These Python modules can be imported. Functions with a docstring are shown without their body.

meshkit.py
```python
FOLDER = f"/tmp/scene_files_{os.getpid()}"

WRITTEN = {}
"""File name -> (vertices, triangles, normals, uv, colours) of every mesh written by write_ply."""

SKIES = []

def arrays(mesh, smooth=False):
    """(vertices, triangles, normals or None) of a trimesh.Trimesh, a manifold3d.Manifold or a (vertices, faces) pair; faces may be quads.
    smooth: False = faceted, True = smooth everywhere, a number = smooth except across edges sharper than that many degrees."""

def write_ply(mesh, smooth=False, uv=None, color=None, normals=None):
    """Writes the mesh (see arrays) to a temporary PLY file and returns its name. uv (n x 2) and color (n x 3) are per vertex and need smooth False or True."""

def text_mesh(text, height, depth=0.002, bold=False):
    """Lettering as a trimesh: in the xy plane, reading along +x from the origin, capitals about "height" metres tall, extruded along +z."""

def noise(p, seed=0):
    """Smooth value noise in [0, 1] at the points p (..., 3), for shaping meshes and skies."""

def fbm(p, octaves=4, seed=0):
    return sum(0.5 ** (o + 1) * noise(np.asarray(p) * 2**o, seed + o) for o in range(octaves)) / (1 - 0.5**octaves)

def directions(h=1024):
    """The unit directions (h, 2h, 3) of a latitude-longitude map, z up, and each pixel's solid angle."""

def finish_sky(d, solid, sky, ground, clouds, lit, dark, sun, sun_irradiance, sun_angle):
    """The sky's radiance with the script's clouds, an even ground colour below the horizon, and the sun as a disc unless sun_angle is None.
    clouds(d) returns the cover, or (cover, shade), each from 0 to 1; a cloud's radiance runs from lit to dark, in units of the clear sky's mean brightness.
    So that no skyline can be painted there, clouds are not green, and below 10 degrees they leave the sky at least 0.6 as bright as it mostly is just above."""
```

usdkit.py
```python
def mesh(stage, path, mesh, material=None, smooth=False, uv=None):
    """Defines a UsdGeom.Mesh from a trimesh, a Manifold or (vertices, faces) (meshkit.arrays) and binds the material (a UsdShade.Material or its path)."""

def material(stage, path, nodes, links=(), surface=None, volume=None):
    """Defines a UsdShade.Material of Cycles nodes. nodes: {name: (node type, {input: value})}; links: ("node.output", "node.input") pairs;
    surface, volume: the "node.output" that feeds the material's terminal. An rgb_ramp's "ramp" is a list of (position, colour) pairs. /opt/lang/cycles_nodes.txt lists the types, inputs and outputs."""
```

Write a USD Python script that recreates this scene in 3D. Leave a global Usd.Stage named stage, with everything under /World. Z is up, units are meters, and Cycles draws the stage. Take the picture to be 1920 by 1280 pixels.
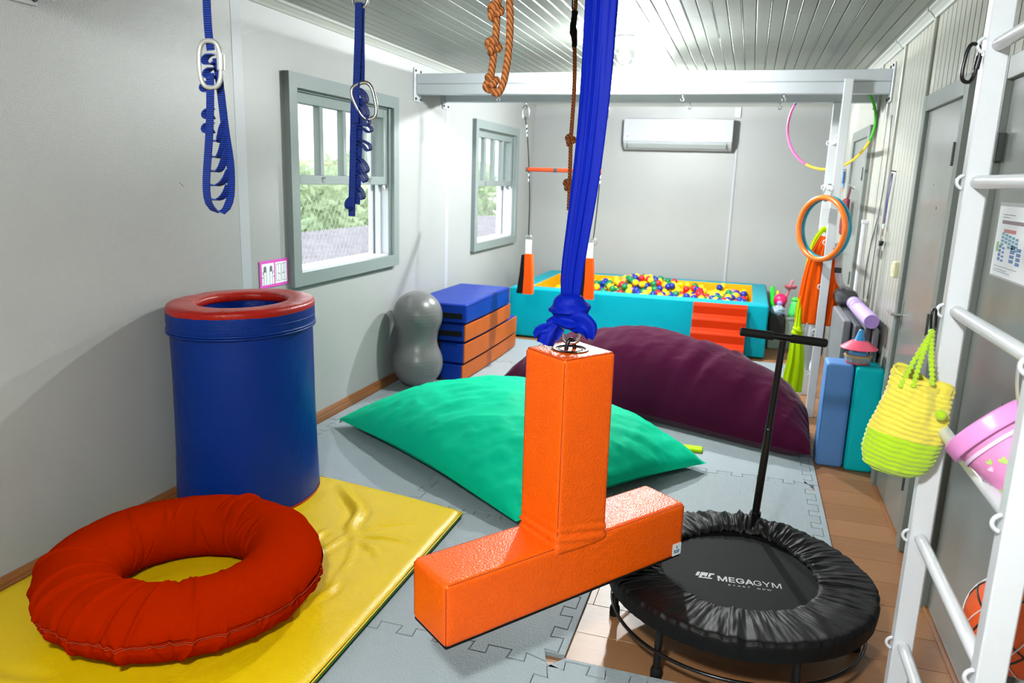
import math, random
import numpy as np, trimesh, usdkit, meshkit
import shapely
from shapely.geometry import Polygon, box as sbox, Point, LineString
from shapely import affinity
from pxr import Usd, UsdGeom, UsdLux, UsdShade, Gf, Sdf, Vt

random.seed(7)
RNG = np.random.default_rng(7)
PI = math.pi
stage = Usd.Stage.CreateInMemory()
UsdGeom.Xform.Define(stage, '/World')
UsdGeom.Scope.Define(stage, '/World/Looks')

# ------------------------------------------------------------------ camera, sky, exposure
cam = UsdGeom.Camera.Define(stage, '/World/camera')
cx_, cy_, cz_ = (0.95418494, 0.29760911, 0.03098257), (0.09210394, -0.19361685, -0.97674428), (-0.28468925, 0.93484829, -0.21215725)
cam.AddTransformOp().Set(Gf.Matrix4d(cx_[0], cx_[1], cx_[2], 0, -cy_[0], -cy_[1], -cy_[2], 0, -cz_[0], -cz_[1], -cz_[2], 0, 0, 0, 1.55, 1))
cam.CreateHorizontalApertureAttr(36.0)
cam.CreateFocalLengthAttr(26.406)
cam.CreateFStopAttr(4.0)
cam.CreateFocusDistanceAttr(2.5)
cam.CreateExposureAttr(2.65)
SKY = UsdLux.DomeLight.Define(stage, '/World/sky')
SKY.CreateColorAttr(Gf.Vec3f(0.93, 0.97, 1.0))
SKY.CreateIntensityAttr(0.2)
BULB = 480.0            # radiance of the ceiling bulb in view; the unseen lamps scale it

# ------------------------------------------------------------------ names, things, parts
used = {}
def numbered(parent, name):
    k = used.get((parent, name), 0)
    used[(parent, name)] = k + 1
    return name if k == 0 else '%s_%03d' % (name, k)
def keys(prim, **kw):
    for k, v in kw.items():
        if v: prim.SetCustomDataByKey(k, v)
def thing(name, label, cat, loc=(0, 0, 0), group=None, kind=None):
    p = '/World/' + numbered('/World', name)
    x = UsdGeom.Xform.Define(stage, p)
    x.AddTranslateOp().Set(Gf.Vec3d(*map(float, loc)))
    pr = x.GetPrim()
    keys(pr, label=label, category=cat, group=group, kind=kind)
    return dict(path=p, loc=np.array(loc, float), prim=pr)
def part(par, name, m, mat, smooth=30, label=None, kind=None):
    """a mesh (in world coordinates) as a child of par (a thing or a part)"""
    p = par['path'] + '/' + numbered(par['path'], name)
    v, f, n = meshkit.arrays(m, smooth)
    g = usdkit.mesh(stage, p, (v, f), mat)
    g.GetPointsAttr().Set(Vt.Vec3fArray.FromNumpy((v - par['loc']).astype(np.float32)))
    if n is not None:
        g.CreateNormalsAttr(Vt.Vec3fArray.FromNumpy(n.astype(np.float32))); g.SetNormalsInterpolation('vertex')
    keys(g.GetPrim(), label=label, kind=kind)
    return dict(path=p, loc=par['loc'], prim=g.GetPrim())
def single(name, m, mat, label, cat, smooth=30, group=None, kind=None, loc=None):
    v, f, n = meshkit.arrays(m, smooth)
    loc = np.array(loc if loc is not None else [(v[:, 0].min() + v[:, 0].max()) / 2, (v[:, 1].min() + v[:, 1].max()) / 2, v[:, 2].min()], float)
    p = '/World/' + numbered('/World', name)
    g = usdkit.mesh(stage, p, (v - loc, f), mat)
    if n is not None:
        g.CreateNormalsAttr(Vt.Vec3fArray.FromNumpy(n.astype(np.float32))); g.SetNormalsInterpolation('vertex')
    UsdGeom.Xformable(g).AddTranslateOp().Set(Gf.Vec3d(*map(float, loc)))
    keys(g.GetPrim(), label=label, category=cat, group=group, kind=kind)
    return dict(path=p, loc=loc, prim=g.GetPrim())
def struct(name, m, mat, smooth=False, label=None, cat=None):
    return single(name, m, mat, label, cat, smooth, kind='structure', loc=(0, 0, 0))
def struct_x(name, label=None, cat=None):
    return thing(name, label, cat, kind='structure')

# ------------------------------------------------------------------ mesh helpers
def T(v, f): return trimesh.Trimesh(np.asarray(v, float), np.asarray(f, int), process=False)
def cat(*ms):
    ms = [m for x in ms for m in (x if isinstance(x, (list, tuple)) else [x])]
    return trimesh.util.concatenate(ms)
def bx(x0, x1, y0, y1, z0, z1, b=0.0):
    x0, x1 = sorted((x0, x1)); y0, y1 = sorted((y0, y1)); z0, z1 = sorted((z0, z1))
    if b <= 0:
        m = trimesh.creation.box([x1 - x0, y1 - y0, z1 - z0]); m.apply_translation([(x0 + x1) / 2, (y0 + y1) / 2, (z0 + z1) / 2]); return m
    b = min(b, (x1 - x0) * .45, (y1 - y0) * .45, (z1 - z0) * .45)
    pts = []
    for X, sx in ((x0, 1), (x1, -1)):
        for Y, sy in ((y0, 1), (y1, -1)):
            for Z, sz in ((z0, 1), (z1, -1)):
                pts += [(X, Y + sy * b, Z + sz * b), (X + sx * b, Y, Z + sz * b), (X + sx * b, Y + sy * b, Z)]
    return trimesh.convex.convex_hull(np.array(pts))
def softbox(size, r, n=(8, 8, 8), puff=None):
    """a box with rounded edges, subdivided; centred"""
    sx, sy, sz = size
    V, F, o = [], [], 0
    def ticks(s, k):
        t = np.linspace(-s / 2 + r, s / 2 - r, max(2, k))
        e = r * (1 - np.cos(np.linspace(0, PI / 2, 5)[:-1]))
        return np.concatenate([-s / 2 + e, t, s / 2 - e[::-1]])
    tx, ty, tz = ticks(sx, n[0]), ticks(sy, n[1]), ticks(sz, n[2])
    for ax, ta, tb in ((0, ty, tz), (1, tz, tx), (2, tx, ty)):
        for sg in (-1, 1):
            A, B = np.meshgrid(ta, tb, indexing='ij')
            C = np.full(A.shape, sg * size[ax] / 2)
            P = np.zeros(A.shape + (3,)); P[..., ax] = C; P[..., (ax + 1) % 3] = A; P[..., (ax + 2) % 3] = B
            na, nb = A.shape
            i, j = np.meshgrid(np.arange(na - 1), np.arange(nb - 1), indexing='ij')
            a = (i * nb + j).ravel(); q = np.stack([a, a + nb, a + nb + 1, a + 1], 1)
            if sg < 0: q = q[:, ::-1]
            V.append(P.reshape(-1, 3)); F.append(q + o); o += na * nb
    V, F = np.vstack(V), np.vstack(F)
    h = np.array(size) / 2 - r
    inner = np.clip(V, -h, h); d = V - inner
    V = inner + d / np.maximum(np.linalg.norm(d, axis=1, keepdims=True), 1e-9) * r
    m = trimesh.Trimesh(V, np.vstack([F[:, [0, 1, 2]], F[:, [0, 2, 3]]]), process=False)
    m.merge_vertices(digits_vertex=6)
    return m
def move(m, t=(0, 0, 0), rz=0, rx=0, ry=0, about=(0, 0, 0)):
    m = m.copy(); v = m.vertices - np.array(about)
    for ang, (a, b) in ((rx, (1, 2)), (ry, (2, 0)), (rz, (0, 1))):
        if ang:
            c, s = math.cos(ang), math.sin(ang); va, vb = v[:, a] * c - v[:, b] * s, v[:, a] * s + v[:, b] * c
            v = v.copy(); v[:, a], v[:, b] = va, vb
    m.vertices = v + np.array(about) + np.array(t); return m
def frames(p, closed=False, up=None):
    p = np.asarray(p, float); n = len(p)
    t = (np.roll(p, -1, 0) - np.roll(p, 1, 0)) if closed else np.gradient(p, axis=0)
    t /= np.linalg.norm(t, axis=1, keepdims=True) + 1e-12
    a = np.zeros_like(p)
    u = np.array(up if up is not None else ([0, 0, 1.] if abs(t[0, 2]) < .9 else [1., 0, 0]))
    for i in range(n):
        if up is not None: u = np.array(up, float)
        w = u - t[i] * (u @ t[i]); w /= np.linalg.norm(w) + 1e-12
        a[i] = w; u = w
    return t, a, np.cross(t, a)
def spline(pts, n=60, closed=False):
    from scipy.interpolate import CubicSpline
    p = np.asarray(pts, float)
    if closed: p = np.vstack([p, p[:1]])
    d = np.concatenate([[0], np.cumsum(np.maximum(np.linalg.norm(np.diff(p, axis=0), axis=1), 1e-6))])
    c = CubicSpline(d, p, bc_type='periodic' if closed else 'natural')
    return c(np.linspace(0, d[-1], n, endpoint=not closed))
def sweep(path, sect, closed=False, cap=True, up=None):
    """sect: (n,k,2) or (k,2) cross-sections"""
    p = np.asarray(path, float); n = len(p)
    s = np.asarray(sect, float)
    if s.ndim == 2: s = np.broadcast_to(s, (n,) + s.shape)
    k = s.shape[1]; t, a, b = frames(p, closed, up)
    V = (p[:, None] + s[:, :, :1] * a[:, None] + s[:, :, 1:] * b[:, None]).reshape(-1, 3)
    m = n if closed else n - 1
    i, j = np.meshgrid(np.arange(m), np.arange(k), indexing='ij')
    i2 = (i + 1) % n
    q = np.stack([i * k + j, i * k + (j + 1) % k, i2 * k + (j + 1) % k, i2 * k + j], -1).reshape(-1, 4)
    F = [q[:, [0, 1, 2]], q[:, [0, 2, 3]]]
    if cap and not closed:
        V = np.vstack([V, p[:1], p[-1:]]); c0, c1 = len(V) - 2, len(V) - 1; jj = np.arange(k)
        F += [np.stack([np.full(k, c0), (jj + 1) % k, jj], 1), np.stack([np.full(k, c1), (n - 1) * k + jj, (n - 1) * k + (jj + 1) % k], 1)]
    return T(V, np.vstack(F))
def ring2(r, k): a = np.arange(k) * 2 * PI / k; return np.stack([np.cos(a), np.sin(a)], 1) * np.asarray(r)
def tube(path, r, k=8, closed=False, cap=True):
    p = np.asarray(path, float); r = np.broadcast_to(r, (len(p),))
    return sweep(p, ring2(1, k)[None] * r[:, None, None], closed, cap)
def rod(a, b, r, k=12): return tube(np.array([a, (np.array(a) + np.array(b)) / 2, b], float), r, k)
def ribbon(path, width, thick, wdir, closed=False):
    """a flat strap along path; its width lies along wdir"""
    w, h = width / 2, thick / 2
    return sweep(path, np.array([(-w, -h), (w, -h), (w, h), (-w, h)]), closed, True, wdir)
def lathe(prof, n=48, c=(0, 0, 0), sx=1, sy=1, close=False):
    p = np.asarray(prof, float); k = len(p); a = np.arange(n) * 2 * PI / n
    V = np.stack([p[:, None, 0] * np.cos(a) * sx + c[0], p[:, None, 0] * np.sin(a) * sy + c[1], np.broadcast_to(p[:, None, 1], (k, n)) + c[2]], -1).reshape(-1, 3)
    m = k if close else k - 1
    i, j = np.meshgrid(np.arange(m), np.arange(n), indexing='ij'); i2 = (i + 1) % k
    q = np.stack([i * n + j, i * n + (j + 1) % n, i2 * n + (j + 1) % n, i2 * n + j], -1).reshape(-1, 4)
    return T(V, np.vstack([q[:, [0, 1, 2]], q[:, [0, 2, 3]]]))
def grid(P):
    na, nb = P.shape[:2]
    i, j = np.meshgrid(np.arange(na - 1), np.arange(nb - 1), indexing='ij'); a = (i * nb + j).ravel()
    q = np.stack([a, a + nb, a + nb + 1, a + 1], 1)
    return T(P.reshape(-1, 3), np.vstack([q[:, [0, 1, 2]], q[:, [0, 2, 3]]]))
def ext(poly, h, z=0):
    gs = getattr(poly, 'geoms', [poly])
    m = cat([trimesh.creation.extrude_polygon(g, h, engine='earcut') for g in gs if g.area > 1e-8]); m.apply_translation([0, 0, z]); return m
def onto(m, o, ex, ey):
    """maps a mesh drawn in xy (z = out) onto the plane at o with axes ex, ey"""
    ex, ey = np.array(ex, float), np.array(ey, float); v = m.vertices
    m = m.copy(); m.vertices = np.array(o) + v[:, :1] * ex + v[:, 1:2] * ey + v[:, 2:] * np.cross(ex, ey); return m
def displaced(m, fn):
    m = m.copy(); n = m.vertex_normals; m.vertices = m.vertices + n * fn(m.vertices)[:, None]; return m
def ball(c, r, s=3):
    m = trimesh.creation.icosphere(s, r); m.apply_translation(c); return m
noise, fbm = meshkit.noise, meshkit.fbm

# ------------------------------------------------------------------ materials
def lin(c):
    c = np.asarray(c, float) / 255.0
    return tuple(np.where(c <= .04045, c / 12.92, ((c + .055) / 1.055) ** 2.4))
MATS = {}
def M(name, col, rough=.5, spec=.5, metal=0, bump=None, mottle=None, sheen=0, coat=0, vec='object', scale=None, trans=0, sss=0):
    """bump=(scale, distance, detail), mottle=(scale, second colour, amount)"""
    nd = {'p': ('principled_bsdf', dict(base_color=lin(col), roughness=rough, specular_ior_level=spec, metallic=metal, sheen_weight=sheen, coat_weight=coat, transmission_weight=trans)),
          'tc': ('texture_coordinate', {})}
    lk = []
    src = 'tc.object'
    if scale:
        nd['mp'] = ('mapping', dict(scale=scale)); lk.append((src, 'mp.vector')); src = 'mp.vector'
    if mottle:
        nd['mn'] = ('noise_texture', dict(scale=mottle[0], detail=4.0)); lk.append((src, 'mn.vector'))
        nd['mr'] = ('map_range', dict(from_min=.35, from_max=.65, to_min=0., to_max=mottle[2], clamp=True)); lk.append(('mn.fac', 'mr.value'))
        nd['mx'] = ('mix', dict(color1=lin(col), color2=lin(mottle[1]))); lk += [('mr.result', 'mx.fac'), ('mx.color', 'p.base_color')]
    if bump:
        nd['bn'] = ('noise_texture', dict(scale=bump[0], detail=float(bump[2] if len(bump) > 2 else 2))); lk.append((src, 'bn.vector'))
        nd['b'] = ('bump', dict(strength=1.0, distance=bump[1])); lk += [('bn.fac', 'b.height'), ('b.normal', 'p.normal')]
    MATS[name] = usdkit.material(stage, '/World/Looks/' + name, nd, lk, surface='p.BSDF')
    return MATS[name]
def EM(name, col, k):
    return usdkit.material(stage, '/World/Looks/' + name, {'e': ('emission', dict(color=col, strength=float(k)))}, [], surface='e.emission')
m_wall = M('wall_paint', (162, 165, 164), .34, .45, bump=(260, .0011, 3), mottle=(1.3, (156, 158, 157), .6))
m_wallr = M('wall_board_paint', (168, 168, 160), .25, .4)
m_strip = M('joint_strip_paint', (172, 177, 182), .4, .4)
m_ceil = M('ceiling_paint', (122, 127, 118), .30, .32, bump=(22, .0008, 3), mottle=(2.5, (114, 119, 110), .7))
m_corn = M('cornice_paint', (160, 163, 158), .3, .5)
m_white = M('white_enamel', (208, 212, 218), .25, .5)
m_beam = M('beam_enamel', (186, 191, 198), .3, .5)
m_gframe = M('grey_window_paint', (126, 137, 136), .4, .4, bump=(60, .0006, 2))
m_door = M('grey_door_paint', (122, 127, 123), .22, .5, bump=(30, .0005, 3), mottle=(2.0, (130, 133, 129), .6))
m_doorf = M('door_frame_paint', (114, 120, 117), .4, .4)
m_base = M('baseboard_wood', (150, 98, 56), .35, .4, mottle=(9, (112, 68, 36), .8), scale=(1, .12, 1))
m_steel = M('polished_steel', (205, 205, 205), .22, .5, 1.0)
m_dsteel = M('dark_steel', (60, 60, 62), .35, .5, 1.0)
m_blackp = M('black_plastic', (16, 16, 17), .4, .5)
m_black = M('black_enamel', (10, 10, 11), .25, .5)
m_rubber = M('black_rubber', (14, 14, 14), .7, .3)
M('floor_a', (146, 105, 70), .38, .4, bump=(60, .0004, 2), mottle=(7, (146, 98, 60), .9), scale=(.35, 6, 1))
M('floor_b', (142, 101, 66), .38, .4, bump=(60, .0004, 2), mottle=(6, (140, 92, 56), .9), scale=(.35, 5, 1))
M('floor_c', (150, 108, 72), .38, .4, bump=(60, .0004, 2), mottle=(8, (152, 103, 64), .9), scale=(.35, 7, 1))
def weave(name, c1, c2, sc, dist, rough=.6, spec=.35, sheen=0):
    nd = {'tc': ('texture_coordinate', {}), 'v': ('voronoi_texture', dict(scale=float(sc))), 'n': ('noise_texture', dict(scale=3.0, detail=3.0)),
          'mx': ('mix', dict(color1=lin(c1), color2=lin(c2))), 'b': ('bump', dict(strength=1.0, distance=float(dist))),
          'p': ('principled_bsdf', dict(roughness=rough, specular_ior_level=spec, sheen_weight=sheen))}
    return usdkit.material(stage, '/World/Looks/' + name, nd, [('tc.object', 'v.vector'), ('tc.object', 'n.vector'), ('n.fac', 'mx.fac'), ('mx.color', 'p.base_color'),
                           ('v.distance', 'b.height'), ('b.normal', 'p.normal')], surface='p.BSDF')
m_eva = [weave('foam_tile_a', (148, 158, 164), (140, 150, 156), 150, .0012), weave('foam_tile_b', (145, 155, 161), (138, 148, 154), 150, .0012),
         weave('foam_tile_c', (151, 161, 167), (143, 153, 159), 150, .0012)]
def vinyl(name, c, rough=.36, sc=190, dist=.0012, spec=.32, wr=.004, wsc=6.0, c2=None):
    """upholstery vinyl: fine leather grain over soft creases"""
    nd = {'tc': ('texture_coordinate', {}), 'v': ('voronoi_texture', dict(scale=float(sc))), 'n': ('noise_texture', dict(scale=float(wsc), detail=5.0, roughness=.6, distortion=.6)),
          'b1': ('bump', dict(strength=1.0, distance=float(wr))), 'b2': ('bump', dict(strength=1.0, distance=float(dist))),
          'mx': ('mix', dict(color1=lin(c), color2=lin(c2 or tuple(.9 * x for x in c)))),
          'p': ('principled_bsdf', dict(roughness=rough, specular_ior_level=spec))}
    return usdkit.material(stage, '/World/Looks/' + name, nd, [('tc.object', 'v.vector'), ('tc.object', 'n.vector'), ('n.fac', 'b1.height'), ('b1.normal', 'b2.normal'), ('v.distance', 'b2.height'),
                           ('b2.normal', 'p.normal'), ('n.fac', 'mx.fac'), ('mx.color', 'p.base_color')], surface='p.BSDF')
m_orange = vinyl('orange_vinyl', (255, 98, 6), .36, 170, .0011, wr=.0015)
m_seam = M('orange_seam_thread', (170, 50, 12), .6)
m_yellow = vinyl('yellow_vinyl', (222, 188, 4), .36, 260, .0004, wr=.006, wsc=5)
m_blue = vinyl('blue_vinyl', (0, 44, 128), .36, 240, .0005, wr=.006, wsc=5, spec=0.2)
m_bluein = vinyl('blue_vinyl_inside', (0, 36, 120), .34, 240, .0004, wr=.012, wsc=9)
m_redv = vinyl('red_vinyl', (170, 24, 10), .36, 240, .0004, wr=.005, wsc=7)
m_torus = weave('rust_lycra', (158, 31, 0), (147, 26, 0), 500, .0003, .6, .0)
m_thread = M('rust_thread', (176, 64, 30), .7)
m_green = weave('green_fabric', (0, 196, 150), (0, 184, 140), 420, .0003, .6, .06)
m_purple = weave('plum_fabric', (70, 13, 46), (58, 9, 37), 420, .0003, .7, .0, .12)
m_sling = weave('royal_blue_lycra', (0, 30, 164), (0, 24, 148), 500, .0002, .55, .12)
m_teal = vinyl('teal_vinyl', (0, 158, 176), .42, 220, .0005, wr=.003, wsc=3, spec=0.12)
m_tealb = vinyl('turquoise_vinyl', (0, 196, 208), .42, 220, .0005, wr=.003, wsc=3, spec=0.15)
m_pity = vinyl('pit_yellow_vinyl', (240, 176, 0), .4, 220, .0004, wr=.003, wsc=3)
m_steps = vinyl('step_orange_vinyl', (196, 46, 0), .45, 220, .0005, wr=.002, wsc=5, spec=0.1)
m_matb = vinyl('mat_blue_vinyl', (6, 50, 152), .42, 220, .0005, wr=.004, wsc=6, spec=0.2)
m_mato = vinyl('mat_orange_vinyl', (188, 90, 8), .42, 220, .0005, wr=.004, wsc=6, spec=0.15)
m_greyv = vinyl('grey_vinyl', (122, 125, 130), .45, 220, .0004, wr=.003, wsc=4)
m_dgreyv = vinyl('dark_grey_vinyl', (80, 84, 90), .45, 220, .0004, wr=.003, wsc=4)
m_bluefoam = M('slate_blue_foam', (86, 134, 196), .55, .35, bump=(200, .0006, 2))
m_peanut = M('grey_ball_vinyl', (104, 105, 105), .32, .5, bump=(90, .0003, 2))
m_lilac = M('lilac_foam', (186, 160, 222), .5, .35)
m_lilac2 = M('lilac_foam_end', (168, 134, 208), .6, .3)
m_skirt = weave('black_polyester', (13, 13, 14), (9, 9, 10), 600, .0002, .5, .22)
m_tramp = weave('black_mesh_fabric', (17, 18, 20), (13, 14, 16), 500, .0006, .65, .12)
m_logo = M('grey_print', (176, 178, 180), .6)
m_velcro = M('black_webbing', (12, 12, 14), .8, .2)
m_bark = M('bark', (96, 82, 66), .9)
m_pwhite = M('white_paper', (236, 238, 244), .5, .3)
m_lime = weave('lime_fabric', (178, 214, 4), (160, 200, 0), 400, .0003, .6, .1)
m_orfab = weave('orange_fabric', (244, 92, 6), (232, 82, 2), 400, .0003, .6, .1)

# webbing with narrow dark ribs along its length, and rope
def banded(name, c1, c2, sc, direction='z', dist=.0006, rough=.6, distortion=0.):
    nd = {'tc': ('texture_coordinate', {}), 'w': ('wave_texture', dict(wave_type='bands', bands_direction=direction, profile='sine', scale=float(sc), distortion=float(distortion))),
          'mx': ('mix', dict(color1=lin(c2), color2=lin(c1))), 'b': ('bump', dict(strength=1.0, distance=dist)), 'p': ('principled_bsdf', dict(roughness=rough, specular_ior_level=.3))}
    return usdkit.material(stage, '/World/Looks/' + name, nd, [('tc.object', 'w.vector'), ('w.fac', 'mx.fac'), ('mx.color', 'p.base_color'), ('w.fac', 'b.height'), ('b.normal', 'p.normal')], surface='p.BSDF')
m_web = banded('blue_webbing', (22, 54, 150), (3, 7, 34), 65)
m_rope = banded('brown_rope', (196, 122, 66), (120, 66, 32), 36, 'diagonal', .002, .75, 2.0)
m_ropew = banded('brown_black_rope', (186, 104, 52), (60, 32, 18), 48, 'diagonal', .002, .75, 2.0)
glassmat = usdkit.material(stage, '/World/Looks/window_glass', {'t': ('transparent_bsdf', dict(color=(.95, .97, .96))), 'g': ('glossy_bsdf', dict(color=(1, 1, 1), roughness=.02)),
                           'l': ('layer_weight', dict(blend=.5)), 'pw': ('math', dict(math_type='power', value2=4.0)), 'ma': ('math', dict(math_type='multiply_add', value2=.5, value3=.03)), 'm': ('mix_closure', {})},
                           [('l.facing', 'pw.value1'), ('pw.value', 'ma.value1'), ('ma.value', 'm.fac'), ('t.BSDF', 'm.closure1'), ('g.BSDF', 'm.closure2')], surface='m.closure')


# ================================================================== THE ROOM
XL, XR, YB, YF, ZC = -2.47, 0.79, 8.75, -2.6, 2.42
WIN = [dict(y0=3.70, y1=5.055, z0=.90, z1=2.08), dict(y0=6.665, y1=8.03, z0=.862, z1=2.07)]
CW = .078                                                       # casing width
# floor: a slab and its planks
fl = struct('floor', bx(XL - .1, XR + .1, YF - .1, YB + .1, -.12, -.012), 'floor_b' and MATS['floor_b'])
k = 0
for i in range(int((YB - YF) / .19) + 1):
    y0, y1 = YF + i * .19, min(YF + (i + 1) * .19, YB)
    off = (.0, .53, .27, .8)[i % 4]
    xs = [XL] + [x for x in (XL + off + .1, XL + off + 1.25, XL + off + 2.4) if XL + .1 < x < XR - .1] + [XR]
    for a, b in zip(xs[:-1], xs[1:]):
        part(fl, 'plank', bx(a + .0004, b - .0004, y0 + .0006, y1 - .0006, -.014, 0, .0012), MATS['floor_' + 'abc'[(i * 7 + k) % 3]], False); k += 1
# left wall with two openings
holes = [sbox(w['y0'] + CW - .01, w['z0'] + CW - .01, w['y1'] - CW + .01, w['z1'] - CW + .01) for w in WIN]
pl = sbox(YF - .1, -.1, YB + .1, 2.6)
for h in holes: pl = pl.difference(h)
wl = struct('wall_left', onto(ext(pl, .12), (XL - .12, 0, 0), (0, 1, 0), (0, 0, 1)), m_wall, label='glossy off-white painted panel wall with two windows', cat='wall')
for y, wd in ((3.322, .08), (6.07, .07), (.6, .08)):
    part(wl, 'joint_strip', bx(XL - .002, XL + .0014, y - wd / 2, y + wd / 2, .075, 2.375, .001), m_strip, False)
wb = struct('wall_back', bx(XL - .12, XR + .12, YB, YB + .12, -.1, 2.6), m_wall)
struct('wall_front', bx(XL - .12, XR + .12, YF - .12, YF, -.1, 2.6), m_wall)
# right wall of narrow tongue-and-groove boards, left out where the doors stand
DOORS = [dict(y0=3.415, y1=4.255, z1=2.0), dict(y0=2.12, y1=3.02, z1=1.99), dict(y0=6.02, y1=6.98, z1=2.0)]
wr = struct('wall_right', bx(XR + .012, XR + .13, YF - .1, YB + .1, -.1, 2.6), m_wallr)
def board(w):
    """cross-section of a board with bevelled edges and a bead in the middle: (across, out)"""
    h = w / 2; g = .0045
    return [(-h + .0005, 0), (-h + .0005, .006), (-h + g, .0115), (-g * 1.3, .0115), (-g * .6, .0075), (0, .0125), (g * .6, .0075), (g * 1.3, .0115), (h - g, .0115), (h - .0005, .006), (h - .0005, 0)]
def extr(prof, a, b):
    """profile (u, out) extruded from a to b along +y of the drawing"""
    p = Polygon(prof); m = trimesh.creation.extrude_polygon(p, b - a, engine='earcut')
    v = m.vertices; m.vertices = np.stack([v[:, 0], a + v[:, 2], v[:, 1]], 1); m.invert(); return m
BW = .085
def plain_board(w):
    h = w / 2; g = .006
    return [(-h + .0004, 0), (-h + .0004, .004), (-h + g, .0115), (h - g, .0115), (h - .0004, .004), (h - .0004, 0)]
for i in range(int((YB - YF) / BW)):
    yc = YF + (i + .5) * BW
    z0 = 0.
    for d in DOORS:
        if d['y0'] - .03 < yc < d['y1'] + .03: z0 = d['z1'] - .02
    m = extr(plain_board(BW), z0, 2.40)                       # u -> y, along -> z, out -> -x
    v = m.vertices; m.vertices = np.stack([XR + .0125 - v[:, 2], yc + v[:, 0], v[:, 1]], 1); m.fix_normals()
    part(wr, 'wall_board', m, m_wallr, False)
for y in (4.315, 5.085, 5.88):
    part(wr, 'batten', bx(XR - .014, XR + .003, y - .017, y + .017, 0, 2.375, .004), m_wallr, False)
part(wl, 'scratch', onto(ext(Polygon([(0, .017), (.012, .010), (.030, -.004), (.014, .007)]), .0008), (XL + .0002, 2.868, 1.468), (0, 1, 0), (0, 0, 1)), M('red_scratch', (150, 30, 24), .6), False)
# ceiling boards run along the room
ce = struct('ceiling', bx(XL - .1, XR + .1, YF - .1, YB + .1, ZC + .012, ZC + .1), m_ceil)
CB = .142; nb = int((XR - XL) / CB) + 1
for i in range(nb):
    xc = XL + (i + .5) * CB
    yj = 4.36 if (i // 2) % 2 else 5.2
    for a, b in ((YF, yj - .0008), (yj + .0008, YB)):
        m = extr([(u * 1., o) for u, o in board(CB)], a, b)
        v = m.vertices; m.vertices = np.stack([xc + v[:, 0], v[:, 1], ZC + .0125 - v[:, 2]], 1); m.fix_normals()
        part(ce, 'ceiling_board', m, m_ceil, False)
# cornices, baseboards
CO = [(0, 0), (0, -.05), (.012, -.05), (.018, -.038), (.034, -.02), (.046, -.014), (.046, 0)]
def molding(prof, o, ex, along, L, sgn=1):
    m = trimesh.creation.extrude_polygon(Polygon(prof), L, engine='earcut'); v = m.vertices
    m.vertices = np.array(o) + v[:, :1] * np.array(ex) + v[:, 1:2] * np.array([0, 0, 1.]) + v[:, 2:] * np.array(along); m.fix_normals(); return m
struct('trim_1', molding(CO, (XL, YF, ZC + .003), (1, 0, 0), (0, 1, 0), YB - YF), m_corn)
struct('trim_2', molding(CO, (XL, YB, ZC + .003), (0, -1, 0), (1, 0, 0), XR - XL), m_corn)
tr = struct_x('trim_3')
for a, b in ((YF, 3.0), (3.003, 4.337), (4.34, 5.187), (5.19, YB)):
    part(tr, 'cornice_length', molding(CO, (XR, a, ZC + .003), (-1, 0, 0), (0, 1, 0), b - a), m_corn, False)
for y in (4.337, 5.187): part(tr, 'cornice_clip', molding([(u * 1.1, z * 1.1) for u, z in CO], (XR, y - .012, ZC + .003), (-1, 0, 0), (0, 1, 0), .024), m_corn, False)
BB = [(0, 0), (.022, 0), (.022, .045), (.019, .05), (.019, .062), (.012, .075), (0, .078)]
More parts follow.
